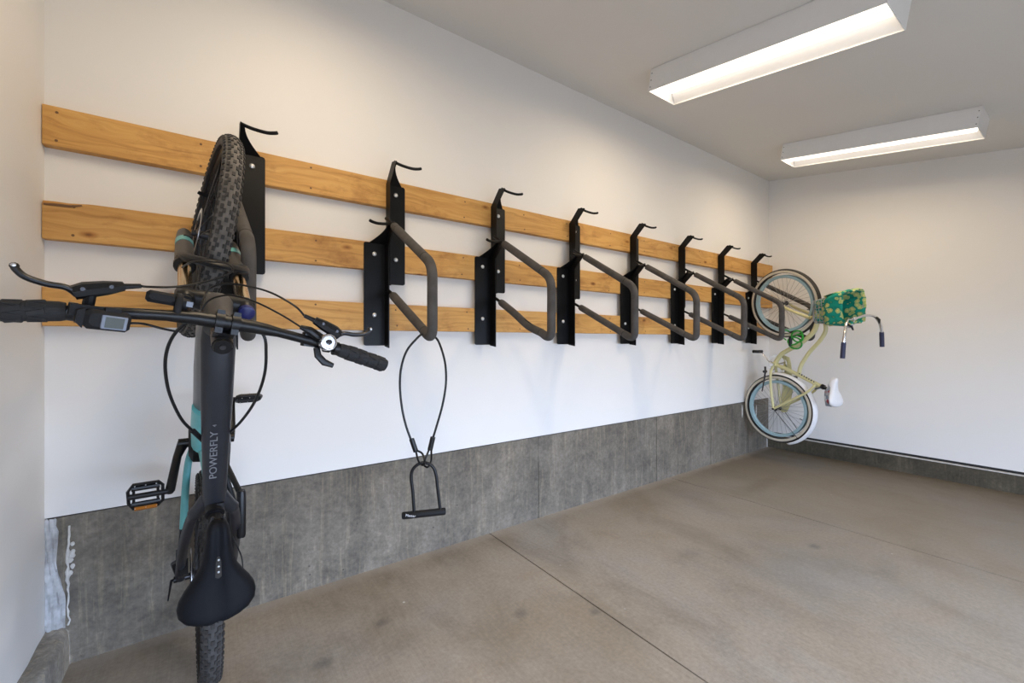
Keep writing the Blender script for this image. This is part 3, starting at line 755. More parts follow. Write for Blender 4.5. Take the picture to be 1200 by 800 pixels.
tl = MB(); tl.tube([V((.60, .0, .12)), V((.53, 0, .055)), V((.46, 0, .02))], [(.044, .046), (.060, .048), (.062, .046)], 18, up=(.7, 0, .7)); tl.build('motor_shell', M['teal'], frame, 'teal panel round the motor')
sb = MB(); sb.tube([BB + V((-.0, 0, .03)), V((.405, 0, .16)), V((.372, 0, .33))], [.030, .021, .021], 16); sb.build('seat_tube', M['teal'], frame)
mt = MB(); mt.lathe([(0, -.052), (.045, -.052), (.068, -.040), (.074, 0), (.068, .040), (.045, .052), (0, .052)], BB, (0, 1, 0), 24); mt.build('motor', M['black_matte'], frame)
for s in (1, -1):
    ch = MB(); pth = spline([V((.430, s * .040, -.045)), V((.385, s * .052, -.030)), V((.30, s * .060, -.012)), V((.17, s * .066, 0)), V((.06, s * .072, 0)), V((0, s * .072, 0))], 5)
    k = 16 if s > 0 else 0
    if k:
        c2 = MB(); c2.tube(pth[:k], [(.013, .011)] * k, 12); c2.build('chain_stay', M['teal'], frame, 'teal front half of the left chain stay')
    ch.tube(pth[max(0, k - 1):], [(.0125, .0105)] * len(pth[max(0, k - 1):]), 12); ch.build('chain_stay', M['black'], frame)
# lettering along the top of the top tube, read towards the head tube
tdir = (TT0 - TT1).normalized(); tn = V((-tdir.z, 0, tdir.x))
if tn.z < 0: tn = -tn
def on_top(t, l, h): return TT1.lerp(TT0, t) + V((0, l, 0)) + tn * h
ly = V((0, 1, 0))
LX = Matrix(((tdir.x, ly.x, tn.x, 0), (tdir.y, ly.y, tn.y, 0), (tdir.z, ly.z, tn.z, 0), (0, 0, 0, 1)))
p = on_top(.155, .005, .0226)
text_mesh('POWERFLY', .0235, M['lettering'], 'lettering', frame, Matrix.Translation(p) @ LX, .0006, 1.20)
p = on_top(.465, .0045, .0230)
text_mesh('4', .012, M['lettering'], 'lettering', frame, Matrix.Translation(p) @ LX, .0006, 1.1)
# seat post, clamp, saddle
sp = MB(); sp.tube([V((.362, 0, .40)), V((.300, 0, .520))], .0155, 16); sp.build('seat_post', M['black_matte'], bike)
sc_ = MB(); sc_.tube([V((.366, 0, .408)), V((.356, 0, .428))], .0225, 18); sc_.box(V((.376, -.012, .424)), (.014, .016, .010)); sc_.build('seat_clamp', M['black'], bike)
SADDLE = [  # f, half width, top u, edge drop
 (.412, .010, .556, .016), (.408, .017, .562, .020), (.395, .0225, .567, .026), (.370, .0255, .570, .030), (.335, .029, .570, .032), (.300, .034, .569, .034),
 (.275, .041, .568, .034), (.252, .053, .569, .034), (.230, .067, .571, .034), (.208, .0775, .574, .034), (.188, .0815, .577, .034), (.170, .079, .580, .033), (.155, .068, .582, .030), (.146, .052, .582, .026), (.140, .030, .581, .020)]
def saddle_mesh(S, groove):
    m_ = MB(); n = 16; vs = []; fs = []
    for (f, hw, u, dr) in S:
        for k in range(n + 1):
            t = -1 + 2 * k / n
            l = hw * math.sin(t * PI / 2); h = u - dr * abs(t) ** 3.2
            if groove and f < .40: h -= .007 * math.exp(-(l / .008) ** 2)
            vs.append((f, l, h))
        for k in range(5):      # underside
            t = 1 - 2 * k / 4; vs.append((f + 0.0, hw * .86 * t, u - dr - .010))
    w_ = n + 1 + 5
    for i in range(len(S) - 1):
        for k in range(w_): fs.append((i * w_ + k, i * w_ + (k + 1) % w_, (i + 1) * w_ + (k + 1) % w_, (i + 1) * w_ + k))
    fs += [tuple(range(w_ - 1, -1, -1)), tuple(range((len(S) - 1) * w_, len(S) * w_))]
    m_.add(vs, fs); return m_
SADDLE = [(.258 + (f - .27) * .87, hw, u, dr) for f, hw, u, dr in SADDLE]
sad = saddle_mesh(SADDLE, True).build('saddle', M['saddle'], bike, angle=60)
sl_ = MB(); sl_.prism([(.300, -.002), (.300, .002), (.290, .0055), (.250, .0065), (.246, 0), (.250, -.0065), (.290, -.0055)], lambda p: V((p[0], p[1], .5560)), lambda p: V((p[0], p[1], .5652))); sl_.build('slot', M['gap'], sad)
for f in (.292, .276, .262):
    b_ = MB(); b_.ball((f, 0, .5652), .0030, 8); b_.build('rail_bolt', M['alu'], sad)
rl = MB()
for s in (1, -1): rl.tube(spline([V((.39, s * .010, .535)), V((.34, s * .020, .525)), V((.26, s * .022, .522)), V((.18, s * .030, .535))], 4), .0035, 8)
rl.build('saddle_rails', M['darkmetal'], sad)
cl_ = MB(); cl_.box(V((.285, 0, .522)), (.045, .05, .02)); cl_.build('saddle_clamp', M['black'], sad)
# cranks and pedals
def pedal(c, a_out, bdir, ndir, name='pedal'):
    """c: centre, a_out: axle direction, bdir: fore-aft direction, ndir: plate normal"""
    a, b_, n_ = V(a_out).normalized(), V(bdir).normalized(), V(ndir).normalized()
    P = lambda x, y, z=0: V(c) + a * (x * .84) + b_ * (y * .84) + n_ * z
    m_ = MB()
    th = .0075
    outl = [(-.048, -.030), (-.036, -.045), (.036, -.045), (.048, -.022), (.050, .022), (.036, .045), (-.036, .045), (-.048, .030)]
    pts = [P(*q) for q in outl]
    m_.tube(pts, [(th, .0045)] * 8, 8, closed=True, up=n_)
    m_.tube([P(-.066, 0), P(.050, 0)], .0085, 10)
    m_.tube([P(-.040, -.030), P(.040, -.030)], [(th * .9, .008)] * 2, 8, up=n_); m_.tube([P(-.040, .030), P(.040, .030)], [(th * .9, .008)] * 2, 8, up=n_)
    m_.tube([P(-.034, -.04), P(-.034, .04)], .004, 6); m_.tube([P(.034, -.04), P(.034, .04)], .004, 6)
    pd = m_.build(name, M['black'], bike)
    for x in (-.03, 0, .03):
        for y in (-.043, .043):
            pn = MB(); pn.cyl(P(x, y, -.010), P(x, y, .010), .0018, 6); pn.build('pin', M['alu'], pd)
    return pd, P
CD = V((.118, 0, -.112)).normalized() * .168      # right crank arm direction
for s, d, pn in ((1, -CD, 'left'), (-1, CD, 'right')):
    ck = MB(); a = BB + V((0, s * .066, 0)); e_ = a + d + V((0, s * (.034 if s > 0 else .014), 0))
    ck.tube([a - d * .06, a, a.lerp(e_, .3) + V((0, s * .006, 0)), e_, e_ + d * .05], [(.015, .010), (.017, .012), (.012, .009), (.013, .009), (.008, .007)], 12, up=V((0, 1, 0)))
    ck.lathe([(0, -.014), (.016, -.014), (.016, .014), (0, .014)], a, (0, 1, 0), 16)
    ck.build('crank_arm', M['black'], bike)
    if s > 0:
        pd, P = pedal(e_ + V((0, .058, 0)), (0, 1, 0), (.96, 0, .10), (-.10, 0, .96))
        m_ = MB(); m_.tube([P(-.032, -.0455, .006), P(.032, -.0455, .006)], [(.006, .006)] * 2, 4, up=(-.1, 0, .96)); m_.build('reflector', M['orange'], pd, 'amber reflector')
    else:
        pd, P = pedal(e_ + V((0, -.058, 0)), (0, -1, 0), (.40, 0, .90), (.90, 0, -.40))
# chainring, chain and gears on the right side
cg = MB(); cg.lathe([(0, -.004), (.065, -.004), (.076, -.0015), (.076, .0015), (.065, .004), (0, .004)], BB + V((0, -.062, 0)), (0, 1, 0), 32); cg.build('chainring', M['darkmetal'], bike)
cs = MB()
for k in range(7): cs.lathe([(0, 0), (.066 - .006 * k, 0), (.066 - .006 * k, .002), (0, .002)], V((0, -.026 - .004 * k, 0)), (0, -1, 0), 28)
cs.build('cassette', M['darkmetal'], bike)
ch = MB(); ch.tube([V((.455, -.062, .047)), V((0.0, -.044, .052)), V((-.045, -.044, .0)), V((-.02, -.045, -.05)), V((-.005, -.05, -.085)), V((.03, -.05, -.115)), V((.06, -.05, -.10)), V((.44, -.062, -.105))], [(.004, .003)] * 8, 6, closed=True); ch.build('chain', M['darkmetal'], bike)
de = MB(); de.tube([V((-.01, -.075, -.02)), V((-.005, -.07, -.06)), V((.01, -.055, -.085)), V((.045, -.05, -.115))], [.012, .016, .010, .010], 10); de.build('derailleur', M['black'], bike)
# left rear brake and axle lever
bc = MB(); bc.box(V((.060, .066, .060)), (.050, .026, .034), Matrix.Rotation(.6, 3, 'Y')); bc.box(V((.09, .078, .02)), (.03, .016, .02)); bc.build('brake_caliper', M['black'], bike)
al = MB(); al.cyl(V((.0, .066, 0)), V((.0, .092, 0)), .011, 14); al.tube([V((.0, .088, 0)), V((.004, .098, .010)), V((-.038, .106, .055))], [.007, .006, .0035], 10, flat=.6); al.build('axle_lever', M['black'], bike)
dr = MB(); dr.tube([V((.06, .070, .05)), V((.0, .072, 0)), V((.06, .088, 0))], .013, 10); dr.build('dropout', M['black'], bike)
# bracket of two struts and a cylinder on the right of the seat tube
ks = MB(); k0, k1 = V((.352, -.076, .262)), V((.205, -.076, .262)); ks.tube([k0, k0.lerp(k1, .05), k0.lerp(k1, .95), k1], [.010, .0128, .0128, .011], 18)
kb_ = ks.build('side_cylinder', M['black'], bike, 'black cylinder held by two struts')
for a, b_ in ((V((.425, -.040, .200)), V((.340, -.074, .258))), (V((.385, -.040, .215)), V((.250, -.074, .258)))):
    m_ = MB(); m_.tube([a, b_], [(.006, .008)] * 2, 8); m_.build('strut', M['black'], kb_)
m_ = MB(); m_.lathe([(0, 0), (.006, 0), (.006, .003), (0, .003)], k1, k1 - k0, 6); m_.build('end_bolt', M['alu'], kb_)
# stem
BAR = V((.872, 0, .672))
sm = MB(); c0 = at_axis(.192); c1 = at_axis(.238)
sm.tube([at_axis(.142), at_axis(.186)], .0195, 18)
sm.tube([at_axis(.186), c1], .0205, 18)
sm.tube([at_axis(.212, 0, .008), BAR + V((-.016, 0, -.006))], [(.016, .021), (.014, .023)], 14, up=AX)
sm.tube([c1, c1 + AX * .007], [.0190, .0175], 20)
stem = sm.xform(ST).build('stem', M['black'], bike)
tb = MB(); tb.lathe([(0, 0), (.006, 0), (.006, .003), (0, .003)], c1 + AX * .006, AX, 12); tb.xform(ST).build('cap_bolt', M['darkmetal'], stem)
for l in (-.015, .015):
    m_ = MB(); m_.lathe([(.0165, -.008), (.0225, -.008), (.0225, .008), (.0165, .008)], BAR + V((0, l, 0)), (0, 1, 0), 20, closed=True)
    m_.box(BAR + V((.020, l, .006)), (.012, .014, .016)); m_.box(BAR + V((-.018, l, .012)), (.012, .014, .014))
    m_.xform(ST).build('clamp', M['black'], stem)
# handlebar and everything on it; (l, p, q) = along the bar, forward, up
def HB(l, p=0.0, q=0.0):
    al = abs(l); back = -0.048 * max(0, (al - .05) / .32) ** 1.4; rise = .016 * min(1, max(0, (al - .04) / .12))
    return BAR + V((back + p, l, rise + q))
hb = MB(); n = 28; pts = [HB(-.365 + .73 * k / n) for k in range(n + 1)]
hb.tube(pts, [.0112 + .0052 * max(0, 1 - (abs(-.365 + .73 * k / n) / .10)) ** .5 if abs(-.365 + .73 * k / n) < .10 else .0112 for k in range(n + 1)], 18)
bar = hb.xform(ST).build('handlebar', M['black'], bike)
for s in (1, -1):
    g = MB(); q = [HB(s * (.245 + .135 * k / 16)) for k in range(17)]
    g.tube(q, [.0160, .0178] + [.0181] * 13 + [.0178, .0160], 20)
    for k in range(4):       # raised chevron pads in rows round the grip
        l0 = .280 + .0275 * k; ax_ = (HB(s * (l0 + .01)) - HB(s * (l0 - .01))).normalized() * s
        p_ = V((0, 0, 1)).cross(ax_).normalized(); q_ = ax_.cross(p_)
        for j in range(9):
            an = 2 * PI * (j + .5 * (k % 2)) / 9; rd = p_ * math.cos(an) + q_ * math.sin(an); tg = ax_.cross(rd)
            Rm = Matrix((rd, ax_, tg)).transposed() @ Matrix.Rotation(.22 if j % 2 else -.22, 3, 'X')
            g.bevel_box(HB(s * l0) + rd * .0178, (.0036, .0235, .0098), .0009, Rm)
    gp_ = g.xform(ST).build('grip', M['grip'], bar)
    r_ = MB(); r_.lathe([(.010, -.006), (.0172, -.006), (.0172, .006), (.010, .006)], HB(s * .238), (0, 1, 0), 20, closed=True); r_.xform(ST).build('lock_ring', M['black'], bar)
    # brake lever: clamp, body, blade
    dl = .003 if s > 0 else 0
    def HL(l, p=0.0, q=0.0): return HB(l + dl, p, q)
    bl = MB()
    bl.lathe([(.011, -.007), (.0165, -.007), (.0165, .007), (.011, .007)], HL(s * .216), (0, 1, 0), 18, closed=True)
    bl.tube([HL(s * .216, .014, .004), HL(s * .216, .034, .010)], [.009, .009], 10)
    bl.tube([HL(s * .238, .034, .012), HL(s * .224, .040, .012), HL(s * .198, .046, .010), HL(s * .174, .052, .006)], [(.013, .011), (.015, .013), (.0135, .012), (.009, .009)], 8, up=(1, 0, 0))
    bl.tube([HL(s * .176, .051, .006), HL(s * .150, .055, .004)], [.006, .0045], 10)
    body = bl.xform(ST).build('brake_lever', M['black'], bar)
    ld = MB(); lp = spline([HL(s * .232, .030, .012), HL(s * .240, .038, .014), HL(s * .250, .044, .016), HL(s * .272, .048, .018), HL(s * .296, .058, .020), HL(s * .308, .070, .020), HL(s * .311, .076, .020)], 4)
    ld.tube(lp, [(.0055, .008)] * (len(lp) - 2) + [(.006, .007), (.004, .005)], 10, up=(1, 0, 0)); ld.ball(HL(s * .311, .076, .020), .0065, 10)
    ld.xform(ST).build('lever_blade', M['black'], body)
    tp_ = MB(); tp_.ball(HL(s * .3115, .077, .024), .0042, 8); tp_.xform(ST).build('lever_tip', M['alu'], body)
    for (l, p_) in ((.226, .041), (.190, .048)):
        m_ = MB(); m_.lathe([(0, 0), (.004, 0), (.0035, .002), (0, .002)], HL(s * l, p_, .024), (0, 0, 1), 8); m_.xform(ST).build('screw', M['darkmetal'], body)
# display on the left, with its remote
def frame_at(l, p, q, tilt, roll):
    return Matrix.Translation(HB(l, p, q)) @ Matrix.Rotation(tilt, 4, 'Y') @ Matrix.Rotation(roll, 4, 'X')
DX = ST @ frame_at(.189, -.015, .030, -.10, .22)
m_ = MB(); m_.bevel_box((0, 0, 0), (.036, .064, .022), .006); m_.prism([(-.018, .032), (.018, .032), (.013, .042), (-.008, .042)], lambda p: V((p[0], p[1], -.011)), lambda p: V((p[0], p[1], .006)))
m_.box((.012, .02, -.012), (.02, .06, .014)); m_.box((.019, -.005, .0), (.010, .022, .012))
dsp = m_.xform(DX).build('display', M['black_matte'], bar)
m_ = MB(); m_.bevel_box((-.002, -.008, .0112), (.025, .036, .003), .0012); m_.xform(DX).build('bezel', M['screen_frame'], dsp)
m_ = MB(); m_.box((-.002, -.008, .0129), (.0195, .026, .0012)); m_.xform(DX).build('screen', M['screen'], dsp, 'grey-green LCD screen')
# headlight with its rubber strap
m_ = MB(); m_.bevel_box((.030, .118, .000), (.024, .050, .026), .005); m_.cyl((.028, .095, 0), (.024, .073, 0), .012, 14)
hlX = ST @ Matrix.Translation(HB(0)) ; hl = m_.xform(hlX).build('headlight', M['black_matte'], bar)
m_ = MB(); m_.box((.026, .072, .008), (.011, .011, .008)); m_.xform(hlX).build('mount', M['screen_frame'], hl, 'silver grey mount')
m_ = MB(); pts = [(.016 * math.cos(2 * PI * k / 16) * (2.0 if math.cos(2 * PI * k / 16) > 0 else 1.1) + .012, .090, .0185 + .0125 * math.sin(2 * PI * k / 16) - .014) for k in range(16)]
m_.tube([(x, y, z) for x, y, z in pts], [(.0022, .006)] * 16, 8, closed=True); m_.xform(hlX).build('rubber_strap', M['black_matte'], hl)
# bell and shifter on the right
m_ = MB(); m_.lathe([(0, 0), (.0195, 0), (.0205, .005), (.0205, .015), (.0195, .019), (.017, .0197), (.0155, .0175), (.005, .0175), (0, .0175)], HB(-.206, .006, .016), V((.12, -.1, 1)), 26)
bell = m_.xform(ST).build('bell', M['chrome'], bar, 'round silver bell')
m_ = MB(); m_.lathe([(0, 0), (.0065, 0), (.006, .004), (0, .005)], HB(-.206, .006, .016) + V((.12, -.1, 1)).normalized() * .0175, V((.12, -.1, 1)), 12); m_.xform(ST).build('bell_centre', M['black'], bell)
m_ = MB(); m_.box(HB(-.185, .004, -.010), (.034, .050, .026)); m_.tube([HB(-.20, .012, .004), HB(-.165, .024, .008), HB(-.145, .026, .006)], [.012, .010, .005], 10)
shf = m_.xform(ST).build('shifter', M['black'], bar)
m_ = MB(); m_.tube([HB(-.190, -.012, .006), HB(-.195, -.030, .010), HB(-.212, -.042, .012), HB(-.235, -.044, .012)], [(.005, .008), (.006, .009), (.006, .009), (.004, .006)], 8); m_.xform(ST).build('thumb_lever', M['black'], shf)
# hoses and cables (world-space runs)
CAB = {
 'brake_hose': [[(-.130,-1.070,1.288),(-.099,-1.050,1.291),(-.060,-1.000,1.299),(-.015,-.950,1.317),(.030,-.930,1.338),(.050,-.920,1.358),(.038,-.905,1.374),(.010,-.880,1.380),(-.033,-.850,1.380),(-.056,-.790,1.372)],
   [(.216,-1.080,1.222),(.169,-1.060,1.264),(.123,-1.030,1.295),(.077,-.980,1.313),(.035,-.950,1.319),(.003,-.930,1.307),(-.010,-.950,1.275),(-.012,-.970,1.246)]],
 'shift_cable': [[(.195,-1.070,1.199),(.141,-1.060,1.241),(.091,-1.030,1.271),(.045,-1.000,1.287),(.006,-.970,1.279),(-.013,-.970,1.254)]],
 'cable_loop': [[(-.012,-.970,1.246),(-.040,-1.030,1.219),(-.063,-1.000,1.191),(-.076,-.980,1.155),(-.080,-.950,1.110),(-.074,-.920,1.054),(-.055,-.880,.990),(-.032,-.850,.950),(-.015,-.800,.919)],
   [(.06,-.95,1.235),(.105,-1.020,1.198),(.115,-1.000,1.147),(.113,-.970,1.088),(.097,-.930,1.025),(.072,-.880,.972),(.044,-.840,.933),(.026,-.800,.905)]],
 'display_cable': [[(-.126,-1.080,1.214),(-.107,-1.070,1.214),(-.078,-1.060,1.205),(-.058,-1.050,1.200)]],
 'derailleur_cable': [[(.055,-.750,.624),(.078,-.740,.554),(.080,-.740,.504),(.072,-.700,.462)]]}
CAB['brake_hose'][0][0] = BX @ (ST @ HB(.153, .055, .004)); CAB['brake_hose'][1][0] = BX @ (ST @ HB(-.150, .055, .004))
CAB['shift_cable'][0][0] = BX @ (ST @ HB(-.146, .026, .006)); CAB['display_cable'][0][0] = BX @ (DX @ V((0, -.032, 0)))
for nm, runs in CAB.items():
    for k, run in enumerate(runs):
        m_ = MB(); m_.tube([BI @ p for p in spline(run, 6)], {'brake_hose': .0025, 'shift_cable': .0022, 'cable_loop': .0036, 'display_cable': .0024, 'derailleur_cable': .0018}[nm], 8)
        m_.build(nm, M['black'], bike)
for a, b_ in (((-.032, -.852, .952), (-.010, -.812, .915)), ((.044, -.842, .935), (.028, -.81, .908))):
    m_ = MB(); m_.tube([BI @ V(a), BI @ V(b_)], .0062, 10); m_.build('cable_guide', M['black_matte'], frame)

# ------------------------------------------------------------------ cable and U-lock on the second loop
T2 = V((.91, -.41, 0)).normalized(); Nn = V((-.41, -.91, 0)).normalized(); P0 = V((.745, -.575, 0)); PX = .00352
def LK(u, v, n=0.0): return P0 + T2 * ((u - 508) * PX) + Nn * n + V((0, 0, 1.18 - (v - 399) * PX))
cp_ = [(507, 392), (499, 391), (491, 398), (481, 411), (475, 430), (473.5, 452), (476, 478), (481, 500), (487.5, 518)]
cr_ = [(507, 392), (515, 396), (521, 409), (525.5, 428), (526, 450), (522, 475), (515, 500), (509.5, 518)]
X = Matrix.Translation(LK(500, 540)); XI = X.inverted()
lc = thing('lock_cable', 'looped black steel cable hanging from the second grey foam loop', 'cable', X=X)
m_ = MB(); path = spline([XI @ LK(*q, .03 * min(1, abs(i - 8) / 4) - .03) for i, q in enumerate(list(reversed(cp_)) + cr_[1:])], 5); m_.tube(path, .0047, 10); m_.build('cable', M['black'], lc)
for (a, b_) in (((486.5, 513), (491.5, 528)), ((511, 512), (507.5, 527))):
    m_ = MB(); m_.tube([XI @ LK(*a), XI @ LK(*b_)], .0105, 12); m_.build('crimp_sleeve', M['black'], lc)
for q in ([(491, 526), (494, 537), (498.5, 545), (501.5, 541), (499, 532), (492.5, 526)], [(507, 526), (502, 537), (500, 544), (505, 546), (509, 540), (509, 527)]):
    m_ = MB(); m_.tube(spline([XI @ LK(u, v, -.012 + .024 * (k % 2)) for k, (u, v) in enumerate(q)], 4), .0042, 8); m_.build('cable_eye', M['black'], lc)
X = Matrix.Translation(LK(500.5, 600)); XI = X.inverted()
ul = thing('u_lock', 'black U-shaped bicycle lock hanging from the cable loop', 'lock', X=X)
m_ = MB(); sh = [(489.5, 599), (488, 575), (486.3, 560), (487, 551), (491, 545), (498, 541.5), (505, 542.5), (511, 547), (514.5, 556), (516.5, 573), (519.5, 598)]
m_.tube(spline([XI @ LK(*q) for q in sh], 5), .0066, 14); m_.build('shackle', M['black'], ul)
m_ = MB(); a, b_ = XI @ LK(475.5, 601.5), XI @ LK(526, 600); m_.tube([a, a.lerp(b_, .012), a.lerp(b_, .03), a.lerp(b_, .97), a.lerp(b_, .988), b_], [.009, .013, .0145, .0145, .013, .009], 18); cb = m_.build('crossbar', M['black_matte'], ul)
TX = Matrix(((T2.x, 0, Nn.x, 0), (T2.y, 0, Nn.y, 0), (0, 1, 0, 0), (0, 0, 0, 1)))
text_mesh('Master', .0145, M['white_print'], 'lettering', cb, Matrix.Translation(XI @ LK(480.0, 599.6, .0150)) @ TX @ Matrix(((1, .25, 0, 0), (0, 1, 0, 0), (0, 0, 1, 0), (0, 0, 0, 1))), .0006, 1.0)

# ------------------------------------------------------------------ cream cruiser hanging by the far corner
yaw2 = math.radians(-7.0)
U2 = V((math.sin(yaw2), -math.cos(yaw2), 0)); F2 = V((0, 0, 1)); L2 = U2.cross(F2); R2 = V((4.490, -0.334, 0.525))
CX = Matrix(((F2.x, L2.x, U2.x, R2.x), (F2.y, L2.y, U2.y, R2.y), (F2.z, L2.z, U2.z, R2.z), (0, 0, 0, 1))); CI = CX.inverted()
cru = thing('cruiser_bike', 'cream cruiser bicycle with pale blue rims and floral basket, hung by the far corner', 'bicycle', X=CX)
US = 1.05
def Q(f, u, l=0.0): return V((f, l, u * US))
FH2 = Q(1.010, .064); CRN = Q(.868, .292); AX2 = (V((-.30, 0, .90))).normalized()
ST2 = steer(math.radians(9.0), AX2, CRN)
cruiser_wheel(cru, Matrix.Identity(4), True)
cruiser_wheel(cru, ST2 @ Matrix.Translation(FH2))
HB0 = CRN + AX2 * .025; HB1 = CRN + AX2 * .140
fr = MB()
fr.tube(spline([Q(.422, -.026), Q(.475, .000), Q(.530, .042), Q(.576, .112), Q(.631, .196), Q(.735, .302), CRN + AX2 * .05], 5), .0205, 14)
fr.tube(spline([Q(.350, .185), Q(.405, .196), Q(.457, .217), Q(.553, .273), Q(.655, .352), Q(.745, .395), CRN + AX2 * .105], 5), .0165, 14)
fr.tube([Q(.422, -.026), Q(.394, .060), Q(.275, .306), Q(.243, .370)], [.019, .0175, .0175, .0175], 14)
fr.tube([HB0 - AX2 * .008, HB0, HB1, HB1 + AX2 * .008], [.022, .020, .020, .022], 16)
fr.cyl(Q(.424, -.026, -.036), Q(.424, -.026, .036), .023, 18)
for s in (1, -1):
    fr.tube(spline([Q(.40, -.030, s * .024), Q(.34, -.036, s * .048), Q(.18, -.024, s * .064), Q(0, 0, s * .066)], 5), .0115, 10)
    fr.tube(spline([Q(.252, .318, s * .018), Q(.215, .300, s * .046), Q(.168, .250, s * .058), Q(.073, .108, s * .066), Q(0, 0, s * .068)], 5), .0105, 10)
fr.tube([Q(.262, .318, .02), Q(.262, .318, -.02)], .016, 10)
frame2 = fr.build('frame', M['cream'], cru)
dc = MB(); dc.tube([Q(.325, .222, 0), Q(.262, .335, 0)], [(.0182, .0182)] * 2, 14); 
for k in range(7):
    t = k / 6; c = Q(.340, .190).lerp(Q(.275, .305), t)
    m_ = MB(); m_.box(c + V((.010, .0145, .006)), (.013, .004, .011 if k % 2 else .007)); m_.build('decal', M['darkmetal'], frame2)
for s in (1, -1):
    m_ = MB(); m_.cyl(V((0, s * .060, 0)), V((0, s * .080, 0)), .010, 6); m_.build('axle_nut', M['darkmetal'], cru)
# fork
fk = MB()
for s in (1, -1): fk.tube(spline([CRN + V((0, s * .045, 0)) - AX2 * .005, Q(.915, .205, s * .056), Q(.965, .115, s * .058), FH2 + V((0, s * .058, 0))], 5), [.014] * 6 + [.0125] * 5 + [.010] * 5, 10)
fk.tube([CRN + V((0, .048, 0)), CRN + AX2 * .008, CRN + V((0, -.048, 0))], [.014, .018, .014], 12)
fk.xform(ST2).build('fork', M['cream'], cru)
# white rear mudguard with its stays
fd = MB(); rows = []; Rf = .350
def fender_prof(a):
    return [V((Rf * math.cos(a) + 0, l, Rf * math.sin(a))) * 1 - V((math.cos(a), 0, math.sin(a))) * (abs(l) / .036) ** 2 * .020 for l in (-.036, -.030, -.02, -.008, .008, .02, .030, .036)]
for k in range(41):
    a = math.radians(-6 + 168 * k / 40); rows.append(fender_prof(a))
m_ = MB(); m_.grid(rows)
me = m_.mesh('mudguard', M['white']); fend = link('mudguard', me, cru)
sol = fend.modifiers.new('thick', 'SOLIDIFY'); sol.thickness = 0.002
for s in (1, -1):
    m_ = MB(); a = math.radians(140); m_.tube([V((0, s * .072, 0)), V((Rf * math.cos(a) * .95, s * .045, Rf * math.sin(a) * .95))], .003, 6); m_.build('fender_stay', M['darkmetal'], fend)
# cranks, chainring, guard
BB2 = Q(.424, -.026)
cd = V((-.128, 0, -.108)).normalized() * .165
for s, d in ((1, -V((-.122, 0, .078)).normalized() * .150 if False else V((.125, 0, -.098)).normalized() * .158), (-1, V((-.125, 0, .098)).normalized() * .158)):
    a = BB2 + V((0, s * .048, 0)); e_ = a + d + V((0, s * .016, 0))
    m_ = MB(); m_.tube([a, a.lerp(e_, .25) + V((0, s * .008, 0)), e_], [(.010, .008), (.008, .006), (.009, .006)], 10, up=V((0, 1, 0))); m_.lathe([(0, -.01), (.016, -.01), (.016, .01), (0, .01)], a, (0, 1, 0), 14)
    m_.build('crank_arm', M['chrome'], cru)
    m_ = MB(); c = e_ + V((0, s * .052, 0)); m_.bevel_box(c, (.030, .092, .062), .006); m_.cyl(e_, c, .006, 8); pd = m_.build('pedal', M['black'], cru)
    for y in (-.02, .02):
        q_ = MB(); q_.box(c + V((0.0155, y, 0)), (.0022, .022, .034)); q_.build('reflector', M['white'], pd, 'pale reflector')
m_ = MB(); m_.lathe([(.078, -.003), (.090, -.003), (.090, .003), (.078, .003)], BB2 + V((0, -.050, 0)), (0, 1, 0), 36, closed=True)
for k in range(5):
    a = 2 * PI * k / 5; m_.tube([BB2 + V((0, -.05, 0)), BB2 + V((.082 * math.cos(a), -.05, .082 * math.sin(a)))], .006, 8)
m_.build('chainring', M['chrome'], cru)
m_ = MB()
gp = []
for k in range(13):
    a = math.radians(-80 + 165 * k / 12); gp.append((BB2.x + .108 * math.cos(a) * .95, BB2.z + .108 * math.sin(a)))
gp = [(BB2.x + .02, BB2.z - .03)] + gp[3:]
gp2 = [(BB2.x + .095, BB2.z + .03), (BB2.x + .07, BB2.z + .10), (BB2.x + .01, BB2.z + .115), (.20, .105), (.02, .075), (-.035, .05), (-.045, .01), (-.02, -.02), (.20, .015), (BB2.x - .04, BB2.z + .04), (BB2.x + .03, BB2.z + .055)]
m_.prism(gp2, lambda p: V((p[0], -.062, p[1])), lambda p: V((p[0], -.072, p[1])))
m_.build('chain_guard', M['cream'], cru)
# dark kickstand / brake arm strip by the stay
m_ = MB(); m_.tube([Q(.40, -.085, .052), Q(.34, -.080, .06), Q(.19, -.10, .065), Q(.155, -.105, .07)], [.009, .008, .006, .005], 8); m_.lathe([(0, -.018), (.013, -.018), (.013, .018), (0, .018)], Q(.352, -.088, .05), (0, 1, 0), 12); m_.build('kickstand', M['darkmetal'], cru)
# saddle
sp = MB(); sp.tube([Q(.256, .345), Q(.215, .425)], .0125, 14); sp.build('seat_post', M['chrome'], cru)
m_ = MB(); m_.cyl(Q(.250, .362), Q(.240, .384), .022, 16); m_.box(Q(.235, .395, .0), (.02, .06, .02)); m_.tube([Q(.24, .37, .02), Q(.225, .335, .05)], .007, 8); m_.build('seat_clamp', M['black'], cru)
SAD2 = [(.20 + (a_ - .20) * .90, b2 * .92, c2_ * 1.0, (d2_ if a_ > .26 else .026)) for a_, b2, c2_, d2_ in [(.345, .012, .498, .02), (.338, .022, .506, .03), (.318, .030, .508, .038), (.285, .036, .503, .044), (.25, .045, .500, .05), (.215, .064, .502, .055), (.18, .092, .508, .06), (.145, .110, .514, .062), (.115, .112, .518, .060), (.09, .098, .518, .055), (.075, .070, .512, .045), (.070, .04, .508, .035)]]
s2 = saddle_mesh(SAD2, False).build('saddle', M['white'], cru, angle=60)
m_ = MB(); vs = []; rows = []
